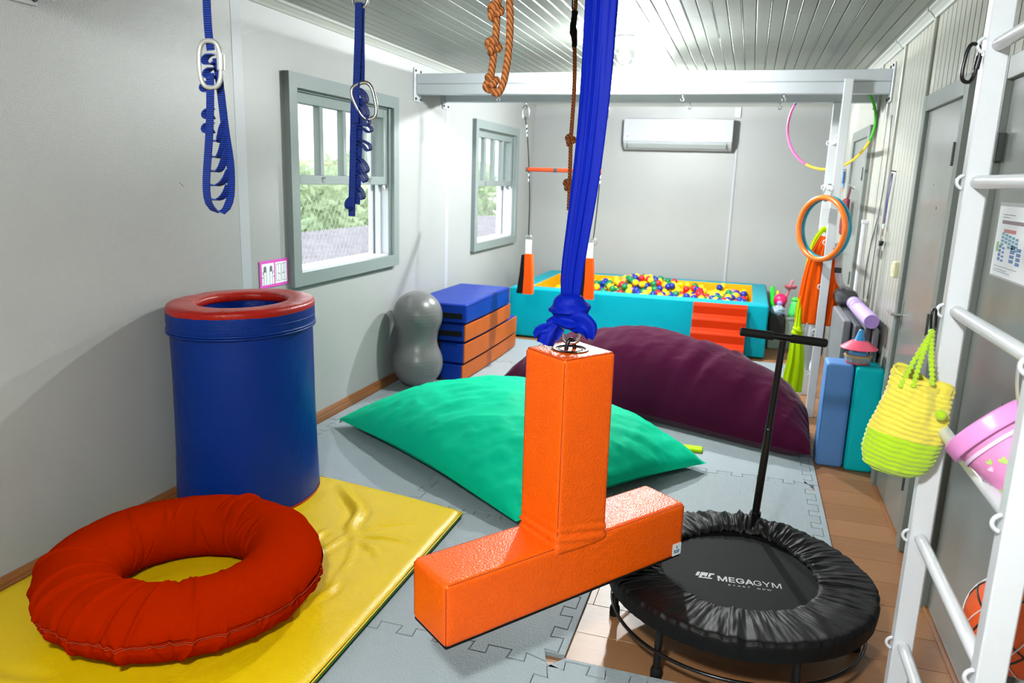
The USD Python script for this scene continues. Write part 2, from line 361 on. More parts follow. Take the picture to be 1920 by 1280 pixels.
struct('baseboard_left', molding(BB, (XL, YF, .0), (1, 0, 0), (0, 1, 0), YB - YF), m_base)
struct('baseboard_back', molding(BB, (XL, YB, .0), (0, -1, 0), (1, 0, 0), XR - XL), m_base)
# windows: casing, two raised sashes of four lights, jambs, sill, net
def window(i, w, extra):
    t = struct_x('window_%d' % (i + 1), extra, 'window')
    y0, y1, z0, z1 = w['y0'], w['y1'], w['z0'], w['z1']
    X0, X1 = XL - .002, XL + .04
    iy0, iy1, iz0, iz1 = y0 + CW, y1 - CW, z0 + CW, z1 - CW
    def mit(pts): return onto(ext(Polygon(pts), X1 - X0), (X0, 0, 0), (0, 1, 0), (0, 0, 1))
    for pts in ([(y0, z0), (iy0, iz0), (iy0, iz1), (y0, z1)], [(y1, z0), (y1, z1), (iy1, iz1), (iy1, iz0)], [(y0, z1), (iy0, iz1), (iy1, iz1), (y1, z1)], [(y0, z0), (y1, z0), (iy1, iz0), (iy0, iz0)]):
        part(t, 'casing', mit(pts), m_gframe, False)
    part(t, 'apron', bx(XL - .002, XL + .012, y0 + .02, y1 - .05, z0 - .022, z0 + .002, .003), m_gframe, False)
    for yy0, yy1 in ((iy0 - .012, iy0 + .012), (iy1 - .012, iy1 + .012)):
        part(t, 'jamb', bx(XL - .135, XL - .001, yy0, yy1, iz0 - .01, iz1 + .01, .002), m_white, False)
    part(t, 'stop_bead', bx(XL - .001, XL + .018, iy0 - .006, iy0 + .02, iz0, iz1 - .005, .003), m_gframe, False)
    part(t, 'stop_bead', bx(XL - .001, XL + .012, iy1 - .02, iy1 + .006, iz0, iz1 - .005, .003), m_gframe, False)
    part(t, 'track', bx(XL - .09, XL - .06, iy1 - .05, iy1 - .012, iz0, iz1 - .5, .004), m_white, False)
    part(t, 'track', bx(XL - .13, XL - .105, iy1 - .075, iy1 - .012, iz0, iz1, .004), m_white, False)
    part(t, 'head', bx(XL - .135, XL - .001, iy0 - .012, iy1 + .012, iz1 - .012, iz1 + .012, .002), m_gframe, False)
    part(t, 'sill', bx(XL - .16, XL - .001, iy0 - .012, iy1 + .012, iz0 - .03, iz0 + .008, .003), m_white, False)
    sz0 = iz1 - .525
    for s, (xa, xb) in enumerate(((XL - .058, XL - .006),)):
        ya, yb = iy0 + .012, iy1 - (.012 if s == 0 else .02)
        za, zb = sz0 + (0 if s == 0 else .006), iz1 - .015
        g0, g1, h0, h1 = ya + .06, yb - .06, za + .055, zb - .058
        sash = part(t, 'sash', cat(bx(xa, xb, ya, g0, za, zb, .003), bx(xa, xb, g1, yb, za, zb, .003), bx(xa, xb, g0 - .002, g1 + .002, za, h0, .003), bx(xa, xb, g0 - .002, g1 + .002, h1, zb, .003)), m_gframe, False)
        n = 4; mw = .045; pw = (g1 - g0 - 3 * mw) / 4
        for k in range(n):
            a = g0 + k * (pw + mw)
            if k: part(sash, 'muntin', bx(xa + .002, xb - .004, a - mw, a, h0 - .002, h1 + .002, .004), m_gframe, False)
            part(sash, 'pane', bx((xa + xb) / 2 - .0015, (xa + xb) / 2 + .0015, a - .004, a + pw + .004, h0 - .004, h1 + .004), glassmat, False)
        if s == 0:
            for f in (.27, .77):
                yc = ya + (yb - ya) * f
                part(sash, 'catch', cat(bx(xb, xb + .004, yc - .014, yc + .014, za + .012, za + .045, .001), bx(xb + .003, xb + .014, yc - .011, yc + .011, za + .036, za + .046, .002)), m_steel, False)
    c = (XL - .02, iy1 - .028, sz0 - .018)
    part(t, 'pulley', cat(bx(XL - .03, XL - .008, iy1 - .045, iy1 - .012, sz0 - .02, sz0 - .004, .002), bx(XL - .026, XL - .012, iy1 - .034, iy1 - .022, sz0 - .036, sz0 - .018, .003)), m_steel, False)
    # protective net outside, diamond mesh
    segs = []; nx = XL - .19; c = .052; r = .0009
    A, B = iy0 - .1, iy1 + .1; Z0, Z1 = iz0 - .1, iz1 + .08
    hgt = Z1 - Z0; run = hgt * .62
    u = A - run
    while u < B:
        for sg in (1, -1):
            pa, pb = (u, Z0 if sg > 0 else Z1), (u + run, Z1 if sg > 0 else Z0)
            ln = LineString([pa, pb]).intersection(sbox(A, Z0, B, Z1))
            if ln.length > .02:
                (ya_, za_), (yb_, zb_) = ln.coords[0], ln.coords[-1]
                segs.append(rod((nx, ya_, za_), (nx, yb_, zb_), r, 3))
        u += c
    part(t, 'net', cat(segs), m_white, True, kind='stuff')
    return t
window(0, WIN[0], 'grey wooden sash window nearest the blue drum, sashes raised')
window(1, WIN[1], 'grey wooden sash window nearest the ball pit corner, sashes raised')
# doors
m_hinge = M('hinge_paint', (74, 78, 77), .4, .4)
def door(i, d, label, handle, hinges, spots):
    t = struct_x('door_%d' % (i + 1), label, 'door')
    y0, y1, z1 = d['y0'], d['y1'], d['z1']; fw = .075
    part(t, 'leaf', bx(XR - .006, XR + .03, y0 + fw - .004, y1 - fw + .004, .012, z1 - fw + .004, .003), m_door, False)
    fr = part(t, 'door_frame', cat(bx(XR - .024, XR + .03, y0, y0 + fw, 0, z1, .003), bx(XR - .024, XR + .03, y1 - fw, y1, 0, z1, .003), bx(XR - .0235, XR + .03, y0 + fw - .001, y1 - fw + .001, z1 - fw, z1, .003)), m_doorf, False)
    part(t, 'threshold', bx(XR - .02, XR + .03, y0 + fw, y1 - fw, 0, .011, .002), m_base, False)
    for y, z in hinges:
        part(t, 'hinge', cat(bx(XR - .0265, XR - .005, y - .010, y + .010, z - .045, z + .045, .002), rod((XR - .028, y, z - .047), (XR - .028, y, z + .047), .0045, 8)), m_hinge, 30)
    for y, z in handle:
        part(t, 'lock_plate', bx(XR - .0085, XR - .005, y - .012, y + .012, z - .09, z + .09, .001), m_doorf, False)
        h = part(t, 'handle', cat(rod((XR - .008, y, z + .02), (XR - .05, y, z + .02), .008, 10), rod((XR - .05, y - .005, z + .02), (XR - .05, y + .11, z + .02), .009, 10)), m_steel, 40)
        part(t, 'keyhole', bx(XR - .0095, XR - .008, y - .004, y + .004, z - .055, z - .03, .0005), m_blackp, False)
    for y, z, s in spots:
        part(t, 'paint_chip', move(trimesh.creation.cylinder(s, .0012, sections=8), (XR - .0065, y, z), ry=PI / 2), m_dsteel, False)
    return t
door(0, DOORS[0], 'grey door between the swing bag ladder and light switch', [(4.14, .92)], [(3.50, 1.70), (3.50, 1.0), (3.50, .3)], [(3.75, 1.48, .006), (3.86, 1.58, .003), (3.70, 1.24, .002)])
door(1, DOORS[1], 'grey door with a taped chart behind the near ladder', [], [(3.0 - .075, 1.70)], [(2.6, 1.63, .004), (2.64, 1.62, .003), (2.52, .93, .003)])
door(2, DOORS[2], 'grey door in the far right corner behind the far ladder', [(6.82, 1.0)], [(6.1, 1.66), (6.1, .9)], [])
# outlet conduit and pipe on the far walls
pp = struct('trim_4', cat(rod((XR - .022, 5.72, .0), (XR - .022, 5.72, 1.34), .016, 12), bx(XR - .04, XR + .002, 5.70, 5.74, 1.32, 1.345, .003)), m_white, 40)
cd = struct('trim_5', bx(-.205, -.175, YB - .014, YB + .002, .0, 1.93, .003), m_strip)

# overhead beams: two stacked steel tubes with bolted wall plates
def beam(y, label):
    t = thing('overhead_beam', label, 'beam', (-.84, y, 2.14), kind='structure')
    for z in (2.142, 2.217):
        part(t, 'steel_tube', bx(XL + .012, XR - .012, y, y + .06, z, z + .0735, .004), m_beam, False)
    for x, s in ((XL, 1), (XR, -1)):
        pl = part(t, 'wall_plate', bx(x, x + s * .012, y - .03, y + .09, 2.09, 2.33, .003), m_beam, False)
        for yy in (y - .014, y + .074):
            for z in (2.11, 2.31):
                part(pl, 'bolt', move(trimesh.creation.cylinder(.009, .008, sections=6), (x + s * .0155, yy, z), ry=PI / 2), m_dsteel, False)
    return t
BY = [5.41, 5.965, 1.50, 2.12]
beam(BY[0], 'white steel overhead beam in front of the air conditioner')
beam(BY[1], 'white steel overhead beam carrying the trapeze swing')
beam(BY[2], 'white steel overhead beam above the near ladder')
beam(BY[3], 'white steel overhead beam carrying the orange swing')

# ceiling lamps: first in view, rest unseen, placed to light swing and back wall
def lamp(x, y, label, mat=None, g=1.0):
    t = thing('ceiling_lamp', label, 'lamp', (x, y, 2.26))
    c = (x, y, 0)
    part(t, 'canopy', lathe([(0, 2.42), (.06, 2.42), (.062, 2.412), (.055, 2.405), (.03, 2.402), (0, 2.402)], 32, c), m_white, 40)
    part(t, 'socket', lathe([(0, 2.404), (.028, 2.404), (.027, 2.37), (.022, 2.365), (0, 2.365)], 24, c), m_white, 40)
    part(t, 'bulb_housing', lathe([(0, 2.3655), (.016, 2.3655), (.02, 2.35), (.034, 2.328), (.0385, 2.316), (.0, 2.316)], 24, c), m_white, 40)
    part(t, 'bulb', lathe([(0, 2.3155)] + [(r * g, 2.3155 - z * g) for r, z in ((.0395, 0), (.0405, .0105), (.037, .0275), (.026, .0435), (.012, .0515), (0, .0535))], 24, c), mat or m_bulb, True)
m_bulb = EM('bulb_glow', (.97, 1, .98), BULB)
m_bulb2 = EM('unseen_bulb_glow_front', (.97, 1, .98), BULB * 1.6 / 6.76)  # unseen lamp near the camera, large and dim for soft light on the swing
m_bulb3 = EM('unseen_bulb_glow_back', (.96, 1, 1), BULB * 1.75)  # unseen lamp behind the beams, strength set to light the back wall
lamp(-.82, 4.87, 'lit round bulb in a white ceiling socket before the far beam')
lamp(-.86, 6.6, 'unseen ceiling bulb hidden behind the far beams, lighting the back wall', m_bulb3)
lamp(-.4, -.1, 'unseen large ceiling bulb out of view near the camera, lighting the orange swing', m_bulb2, 2.6)

# ================================================================== OUTSIDE
m_ground = M('lawn', (110, 140, 70), .9, mottle=(1.5, (90, 120, 60), .8))
single('lawn', bx(-60, XL - .5, -20, 70, -3.2, -3.0), m_ground, 'green lawn far below the windows outside', 'lawn', False)
m_tile = M('roof_tile', (132, 130, 134), 1., 0., mottle=(3, (108, 106, 112), .7))
def roof():
    """interlocking clay tiles on a low slope seen through the windows"""
    t = thing('tiled_roof', 'pale lilac tiled roof below the windows outside', 'roof', (-6, 12, -.1))
    Z = lambda x: .30 + (x + 3.6) * .012
    part(t, 'deck', bx(-9.2, -3.3, 4.2, 24, -.12, .15), m_bark, False)
    X = np.linspace(-3.4, -9.1, 2 * 17 + 1); Yv = np.linspace(4.3, 23.9, 98 * 4 + 1)
    P = np.zeros((len(X), len(Yv), 3))
    for a, x in enumerate(X):
        lift = .045 if a % 2 else 0.
        P[a, :, 0] = x + (.30 if a % 2 == 0 and a else 0); P[a, :, 1] = Yv + (a // 2 % 2) * .0
        P[a, :, 2] = Z(x) + lift + .032 * np.abs(np.sin(Yv * PI / .2))
    part(t, 'tile_course', grid(P), m_tile, 20, kind='stuff')
roof()
m_leaf_hazy = [usdkit.material(stage, '/World/Looks/leaf_%d' % i, {'d': ('diffuse_bsdf', dict(color=lin(c))), 't': ('translucent_bsdf', dict(color=lin(c))), 'm': ('mix_closure', dict(fac=.35))},
          [('d.BSDF', 'm.closure1'), ('t.BSDF', 'm.closure2')], surface='m.closure') for i, c in enumerate(((168, 184, 150), (180, 194, 160), (188, 200, 172), (156, 176, 142)))]  # leaves paled: outdoor haze and glare are put into their colour
def tree(c, rad, n, mat, label, ls=.16):
    t = thing('tree', label, 'tree', (c[0], c[1], -3.0), 'trees beyond the roof')
    r = np.random.default_rng(int(abs(c[1] * 100)))
    trunk = tube([(c[0], c[1], -2.98), (c[0] + .05, c[1], (c[2] - 3) / 2), (c[0], c[1] + .05, c[2])], [.16, .12, .06], 7)
    part(t, 'trunk', trunk, m_bark, True)
    d = r.normal(size=(n, 3)); d /= np.linalg.norm(d, axis=1, keepdims=True)
    q = d * (r.random((n, 1)) ** .4) * np.array(rad) * (.75 + .5 * fbm(d * 2.2 + c[1], 3)[:, None]) + np.array(c)
    a = r.normal(size=(n, 3)); a /= np.linalg.norm(a, axis=1, keepdims=True); b = np.cross(a, r.normal(size=(n, 3))); b /= np.linalg.norm(b, axis=1, keepdims=True) + 1e-9
    s = ls * (.6 + .8 * r.random((n, 1)))
    V = np.stack([q - a * s, q + b * s * .5, q + a * s, q - b * s * .5], 1).reshape(-1, 3)
    i = np.arange(n)[:, None] * 4
    part(t, 'foliage', T(V, np.vstack([i + [0, 1, 2], i + [0, 2, 3]])), mat, False, kind='stuff')
for k, (c, rd, n, mi, lb, ls) in enumerate([
    ((-13, 19.4, .2), (2.4, 2.3, 1.5), 2600, 0, 'bushy green tree left in the near window view', .17), ((-13.6, 24.3, .2), (2.6, 2.2, 1.6), 2800, 1, 'pale green tree in the middle of the near window view', .17),
    ((-13.5, 29.4, .1), (2.6, 2.5, 1.6), 2800, 3, 'green tree right in the near window view', .18), ((-20, 28, .6), (3.2, 4.5, 1.7), 2600, 2, 'tall pale tree behind the others beyond the roof', .24),
    ((-20, 38, .9), (3.5, 4.6, 1.8), 2600, 1, 'wide pale tree far behind the roof', .27), ((-13.5, 35.6, .4), (2.6, 2.8, 1.8), 2200, 0, 'green tree in the far window view', .2),
    ((-20, 48.5, 1.2), (3.6, 5, 2.0), 2200, 2, 'pale tree farthest in the far window view', .3), ((-10.6, 16.2, -.5), (.9, 1.1, .9), 1500, 3, 'low dark shrub at the roof edge', .13)]):
    tree(c, rd, n, m_leaf_hazy[mi], lb, ls)
for (y, lb) in ((5.78, 'white post outside the near window beside its net'), (9.1, 'white post outside the far window beside its net')):
    t = thing('veranda_post', lb, 'post', (-2.95, y, -3))
    part(t, 'shaft', bx(-3.02, -2.94, y - .05, y + .05, -3.0, 3.2, .008), m_white, False)
    part(t, 'bracket', bx(-2.92, -2.69, y - .02, y + .02, 1.2, 1.24, .003), m_white, False)

# ================================================================== FLOOR MATS
TX, TY, EZ = .931, .96, .015
CX = [-2.353 + .93 * k for k in range(4)]                      # seams across: the last is the right-hand border
RY = [.2 + .96 * k for k in range(8)]                          # 0.20 1.16 2.12 3.08 4.04 5.0 5.96 6.92
def teeth(a, b, along, sgn, n=7, d=.023):
    """polyline of interlocking teeth from a to b; along: (axis 0 or 1)"""
    p = []; L = b - a; w = L / n
    for k in range(n):
        u = a + k * w
        for f, h in ((.04, -1), (.46, -1), (.40, 1), (.0, 1)) if False else ((.02, -1), (.47, -1), (.53 - .09, 1), (1.05, 1)):
            p.append((u + f * w, sgn * h * d))
    p = [(max(a, min(b, u)), h) for u, h in p]
    return p
def hedge(a, b, y): return [(u, y + h) for u, h in teeth(a, b, 0, 1)]
def vedge(a, b, x): return [(x + h, u) for u, h in teeth(a, b, 1, 1)]
def tile(c, r, right=True, left=True, top=True, bottom=True):
    x0, x1, y0, y1 = CX[c], CX[c + 1], RY[r], RY[r + 1]
    B = hedge(x0, x1, y0) if bottom else [(x0, y0), (x1, y0)]
    Rr = vedge(y0, y1, x1) if right else [(x1, y0), (x1, y1)]
    Tt = hedge(x0, x1, y1) if top else [(x0, y1), (x1, y1)]
    Ll = vedge(y0, y1, x0) if left else [(x0, y0), (x0, y1)]
    cl = lambda e: e[1:-1] if len(e) > 2 else []
    def corner(x, y): return [(x, y)]
    pts = corner(x0, y0) + cl(B) + corner(x1, y0) + cl(Rr) + corner(x1, y1) + cl(Tt)[::-1] + corner(x0, y1) + cl(Ll)[::-1]
    return Polygon(pts).buffer(0)
def slab(p, z0, z1, b=.0016):
    """an extruded outline with a small chamfer along its top edge"""
    p = p.buffer(-.0011, join_style=2)
    m1 = ext(p, z1 - z0 - b, z0); m2 = ext(p.buffer(-b, join_style=2), b * 1.02, z1 - b)
    return cat(m1, m2)
POS = {(0, 0): 'front left corner under the yellow mat', (1, 0): 'frontmost beside the yellow mat', (2, 0): 'frontmost by the trampoline feet',
       (0, 1): 'under the yellow mat and red ring', (1, 1): 'between yellow mat and floor, below the orange swing', (2, 1): 'loose by the trampoline feet at the bottom edge',
       (0, 2): 'under the blue drum', (1, 2): 'under the orange swing and green bag tip', (2, 2): '',
       (0, 3): 'beside the wall left of the green bag', (1, 3): 'under the green bag', (2, 3): 'behind the trampoline pole',
       (0, 4): 'under the grey peanut ball', (1, 4): 'under the back of the green bag', (2, 4): 'under the right of the plum bag',
       (0, 5): 'under the stacked folding mats', (1, 5): 'under the left of the plum bag', (2, 5): 'behind the plum bag near the ladder',
       (0, 6): 'between folding mats and ball pit', (1, 6): 'in front of the ball pit middle', (2, 6): 'in front of the orange foam steps'}
for r in range(0, 7):
    for c in range(3):
        if (c, r) == (2, 2) or r == 0 and c == 0: continue
        free = (c == 1 and r == 2)
        p = tile(c, r, right=True, top=r < 6, bottom=r > 0)
        lb = 'grey foam puzzle tile ' + POS[(c, r)]
        single('foam_tile', slab(p, 0.0005, EZ), m_eva[(c * 2 + r) % 3], lb, 'floor tile', False)
def border(y0, y1, x, lab, k=0):
    L = vedge(y0, y1, x); pts = L + [(x + .049, y1), (x + .049, y0)]
    single('foam_edge_strip', slab(Polygon(pts).buffer(0), .0005, EZ), m_eva[k % 3], lab, 'edge strip', False)
for r, lb in ((3, 'grey foam edge strip along tile behind the trampoline'), (4, 'grey foam edge strip beside the slate blue block'), (5, 'grey foam edge strip beside the far ladder'), (6, 'grey foam edge strip beside the ball pit corner')):
    border(RY[r], RY[r + 1], CX[3], lb, r)
P_ = Polygon(vedge(RY[2], RY[3], CX[2]) + [(CX[2] + .049, RY[3]), (CX[2] + .049, RY[2])]).buffer(0).intersection(sbox(-3, RY[2] + .052, 3, RY[3] - .024))
single('foam_edge_strip', slab(P_, .0005, EZ), m_eva[1], 'grey foam edge strip between orange swing and trampoline', 'edge strip', False)
for r in range(1, 7):
    P_ = Polygon(vedge(RY[r], RY[r + 1], CX[0]) + [(XL + .026, RY[r + 1]), (XL + .026, RY[r])]).buffer(0)
    single('foam_edge_strip', slab(P_, .0005, EZ), m_eva[r % 3], 'grey foam edge strip along the left wall ' + {1: 'under the yellow mat', 2: 'behind the blue drum', 3: 'left of the green cushion', 4: 'by the grey peanut ball', 5: 'behind the stacked mats', 6: 'near the ball pit'}[r], 'edge strip', False)
pts = hedge(CX[2], CX[3], RY[2]); pts = pts + [(CX[3], RY[2] + .041), (CX[2] + .05, RY[2] + .041)]
single('foam_edge_strip', slab(Polygon(pts).buffer(0), .0005, EZ), m_eva[2], 'grey foam edge strip along the frontmost tile by the trampoline feet', 'edge strip', False)

# ================================================================== BIG OBJECTS
# yellow mat
def yellow_mat():
    t = thing('exercise_mat', 'yellow vinyl exercise mat with black green-piped edge under the blue drum', 'mat', (-1.8, 2.0, EZ))
    x0, x1, y0, y1, z0, z1 = -2.443, -1.13, .55, 3.115, EZ, .055
    U = np.concatenate([[0, .004, .012], np.linspace(.025, .975, 90), [.988, .996, 1]]); V = np.concatenate([[0, .003, .008], np.linspace(.016, .984, 160), [.992, .997, 1]])
    uu, vv = np.meshgrid(U, V, indexing='ij')
    X = x0 + (x1 - x0) * uu; Y = y0 + (y1 - y0) * vv
    Y = Y + np.clip((vv - .9) / .1, 0, 1) * (.085 * (1 - uu) - .10 * uu * (uu > .0) * uu)          # far edge slants a little
    e = np.minimum.reduce([(X - x0), (x1 - X), (vv) * 2.5, (1 - vv) * 2.5])
    Z = z1 - .02 * np.exp(-np.clip(e, 0, 1) / .012) + .004 * (fbm(np.stack([X * 4, Y * 4, X * 0], -1), 4) - .5)
    def crease(pts, h, w):
        c = spline(np.array([(a, b, 0) for a, b in pts]), 80)[:, :2]
        d = np.sqrt(((np.stack([X, Y], -1)[:, :, None] - c[None, None]) ** 2).sum(-1)); k = d.argmin(-1); dm = d.min(-1); f = np.sin(np.linspace(.15, PI - .15, 80))[k]
        return 1.7 * f * h * (np.exp(-(dm / w) ** 2) - .6 * np.exp(-((dm - 2.2 * w) / w) ** 2))
    rd = np.hypot(X + 1.79, Y - 1.99); dd = np.hypot((X + 2.142) / .32, (Y - 2.845) / .385)
    free = np.clip((np.abs(rd - .338) - .11) / .05, 0, 1) * np.clip((dd - 1) / .12, 0, 1)
    Z = Z - .003 * (1 - free)
    for pts, h, w in (([(-1.78, 3.05), (-1.66, 2.93), (-1.55, 2.80), (-1.52, 2.68), (-1.46, 2.60)], .013, .016), ([(-1.60, 2.62), (-1.60, 2.50), (-1.52, 2.42)], .009, .013), ([(-1.46, 2.60), (-1.36, 2.55), (-1.25, 2.44)], .006, .012),
                      ([(-1.50, 2.62), (-1.52, 2.45), (-1.60, 2.25)], .006, .014), ([(-1.46, 2.61), (-1.3, 2.65), (-1.18, 2.62)], .005, .011), ([(-1.46, 2.6), (-1.38, 2.42), (-1.36, 2.3)], .005, .011), ([(-1.48, 2.63), (-1.4, 2.74), (-1.28, 2.82)], .004, .01),
                      ([(-1.36, 2.28), (-1.34, 2.18), (-1.4, 2.1)], .007, .013), ([(-1.9, 2.1), (-1.75, 2.0), (-1.62, 2.06)], .006, .012), ([(-1.95, 1.95), (-1.8, 1.92), (-1.66, 1.98)], .005, .01), ([(-2.4, 1.5), (-2.1, 1.42), (-1.8, 1.46)], .004, .02), ([(-2.3, 1.3), (-2.0, 1.26), (-1.5, 1.38)], .004, .02)):
        Z = Z + crease(pts, h, w) * free
    top = grid(np.stack([X, Y, Z], -1))
    part(t, 'cover', top, m_yellow, True)
    # dark sides with a thread of green piping
    def skirt(inset, za, zb):
        bd = np.vstack([np.stack([X[0], Y[0]], -1), np.stack([X[:, -1], Y[:, -1]], -1)[1:], np.stack([X[-1], Y[-1]], -1)[::-1][1:], np.stack([X[:, 0], Y[:, 0]], -1)[::-1][1:-1]])
        return ext(Polygon(bd).buffer(-inset), zb - za, za)
    part(t, 'side_band', skirt(.004, z0 + .0005, z1 - .0135), m_velcro, False, label='black side band')
    part(t, 'piping', tube([(x1 + .001, y0, .031), (x1 + .001, 2.0, .031), (x1 + .001, y1 - .1, .031)], .0022, 6), M('green_piping', (40, 130, 60), .5), True, label='green piping')
    part(t, 'hem', tube([(x1 + .001, y0, .0415), (x1 + .001, 2.0, .0415), (x1 + .001, y1 - .1, .0415)], .003, 6), m_yellow, True)
yellow_mat()
MZ = .055

# blue drum with red padded rim
def drum():
    cx, cy, rx, ry, h = -2.142, 2.845, .296, .358, .985
    t = thing('foam_drum', 'tall blue vinyl drum with padded red rim standing on the yellow mat', 'drum', (cx, cy, MZ))
    n = 144
    def wall(zs, rfun, mat, nm, par=t, flip=False):
        a = np.arange(n + 1) * 2 * PI / n; A, Zz = np.meshgrid(a, zs, indexing='ij')
        Rr = rfun(A, Zz); P = np.stack([cx + rx * Rr * np.cos(A), cy + ry * Rr * np.sin(A), Zz], -1)
        m = grid(P if not flip else P[::-1]); m.merge_vertices(digits_vertex=6)
        return part(par, nm, m, mat, True)
    q = lambda A: np.stack([np.cos(A), np.sin(A)], -1)
    def wr(A, Zz):
        p = np.stack([np.cos(A) * 1.3, np.sin(A) * 1.3, Zz * 2.0 + A * 0], -1); p2 = np.stack([np.cos(A) * 3, np.sin(A) * 3, Zz * 5 + np.cos(A) * 2], -1)
        mid = np.sin(np.clip((Zz - .06) / .78, 0, 1) * PI)
        return .955 + .05 * (1 - np.clip((Zz - .05) / .9, 0, 1)) + mid * (.035 * (fbm(p, 3) - .5) + .022 * (fbm(p2, 4) - .5)) - .012 * mid
    wall(np.concatenate([[MZ, MZ + .004], np.linspace(MZ + .012, .868, 70)]), wr, m_blue, 'body')
    wall(np.array([MZ + .0, MZ + .006, MZ + .01]), lambda A, Z: 1.012 + 0 * A, m_redv, 'base_piping')
    def band(A, Z):
        k = np.clip((Z - .862) / .11, 0, 1)
        return .985 + .012 * np.sin(k * PI) ** .5 + .008 * (fbm(np.stack([np.cos(A) * 4, np.sin(A) * 4, Z * 14], -1), 3) - .5)
    wall(np.linspace(.862, .965, 16), band, m_blue, 'collar')
    for z in (.862, .873, .908):
        a = np.arange(n) * 2 * PI / n
        part(t, 'piping', tube(np.stack([cx + rx * .992 * np.cos(a), cy + ry * .992 * np.sin(a), np.full(n, z)], 1), .0055 if z < .9 else .003, 6, True), m_blue, True)
    # red rim: padded ring
    k = 18; v = np.linspace(-PI / 2, 1.5 * PI, k, endpoint=False)
    a = np.arange(n) * 2 * PI / n; A, Vv = np.meshgrid(a, v, indexing='ij')
    rr, hw, hh = .80, .20, .032
    sc = np.sign(np.cos(Vv)) * np.abs(np.cos(Vv)) ** .6; ss = np.sign(np.sin(Vv)) * np.abs(np.sin(Vv)) ** .7
    Rr = rr + hw * sc + .014 * (fbm(np.stack([np.cos(A) * 5, np.sin(A) * 5, Vv], -1), 3) - .5) * (np.cos(Vv) < .3)
    Zz = h - .028 + hh * ss * .8 + .010 * (fbm(np.stack([np.cos(A) * 4, np.sin(A) * 4, np.cos(Vv)], -1), 4) - .5)
    P = np.stack([cx + rx * Rr * np.cos(A), cy + ry * Rr * np.sin(A), Zz], -1)
    P = np.concatenate([P, P[:1]], 0); P = np.concatenate([P, P[:, :1]], 1)
    m = grid(P); m.merge_vertices(digits_vertex=6); m.fix_normals(); part(t, 'rim', m, m_redv, True, label='padded red rim')
    wall(np.linspace(.12, h - .03, 40), lambda A, Z: .64 + .05 * (fbm(np.stack([np.cos(A) * 4, np.sin(A) * 4, Z * 3], -1), 4) - .5), m_bluein, 'lining', flip=True)
    part(t, 'bottom', lathe([(0, .125), (.66, .125)], n, (cx, cy, 0), rx, ry), m_bluein, True)
drum()

# rust-coloured padded ring
def ring_cushion():
    cx, cy, R0, r, rz = -1.79, 1.99, .338, .131, .108
    t = thing('ring_cushion', 'large rust-orange fabric ring cushion lying on the yellow mat', 'cushion', (cx, cy, MZ))
    nu, nv = 420, 72
    u = np.arange(nu + 1) * 2 * PI / nu; v = np.arange(nv + 1) * 2 * PI / nv
    U, V = np.meshgrid(u, v, indexing='ij')
    r_ = np.random.default_rng(5); W = np.zeros_like(U)
    def fold(u0, v0, wu, wv, h, sl):
        du = (U - u0 + PI) % (2 * PI) - PI; dv = (V - v0 + PI) % (2 * PI) - PI
        return h * np.exp(-((du - sl * dv) / wu) ** 2) * np.exp(-(dv / wv) ** 2)
    for _ in range(150):
        lower = r_.random() < .6
        u0 = r_.uniform(0, 2 * PI)
        if lower: W += fold(u0, r_.normal(-.35, .15), r_.uniform(.010, .025), r_.uniform(.2, .5), r_.uniform(.3, 1) * .0075 * r_.choice([-1, 1]), r_.normal(0, .08))
        else: W += fold(u0, r_.normal(2.7, .4), r_.uniform(.012, .03), r_.uniform(.3, .8), r_.uniform(.3, 1) * .006 * r_.choice([-1, 1]), r_.normal(0, .12))
    for u0, h in ((4.35, .013), (4.55, -.012), (4.75, .011), (4.95, -.010), (5.15, .010), (4.15, .009), (1.62, .009), (1.78, -.008), (1.1, .006), (5.5, .007), (3.7, .007)):
        W += fold(u0, .9, .016, 1.1, h, r_.normal(0, .07))
    W += .006 * (fbm(np.stack([np.cos(U) * 4, np.sin(U) * 4, V * .5], -1), 3) - .5)
    W -= .005 * np.exp(-((V + .16 + 2 * PI) % (2 * PI) - 0) ** 2 / .002) + .005 * np.exp(-(((V + .16 + PI) % (2 * PI)) - PI) ** 2 / .003)
    rr = 1 + 1.7 * W / r
    P = np.stack([cx + (R0 + r * rr * np.cos(V)) * np.cos(U) * (1 + .02 * np.cos(2 * U)), cy + (R0 + r * rr * np.cos(V)) * np.sin(U), np.maximum(MZ + .0005, MZ + .121 + np.where(np.sin(V) > 0, rz * .96, .1215) * rr * np.sin(V))], -1)
    m = grid(P); m.merge_vertices(digits_vertex=6); m.fix_normals()
    part(t, 'cover', m, m_torus, True)
    a = np.arange(nu); j = int(nv * (1 - (.14) / (2 * PI))) % nv; 
    for off in (0, 1):
        jj = j + off; seam = P[:-1, jj] * 1.0; nr = np.stack([np.cos(u[:-1]), np.sin(u[:-1]), np.zeros(nu)], 1)
        part(t, 'stitching', tube(seam + nr * .0012, .0011, 4, True), m_thread, True)
ring_cushion()

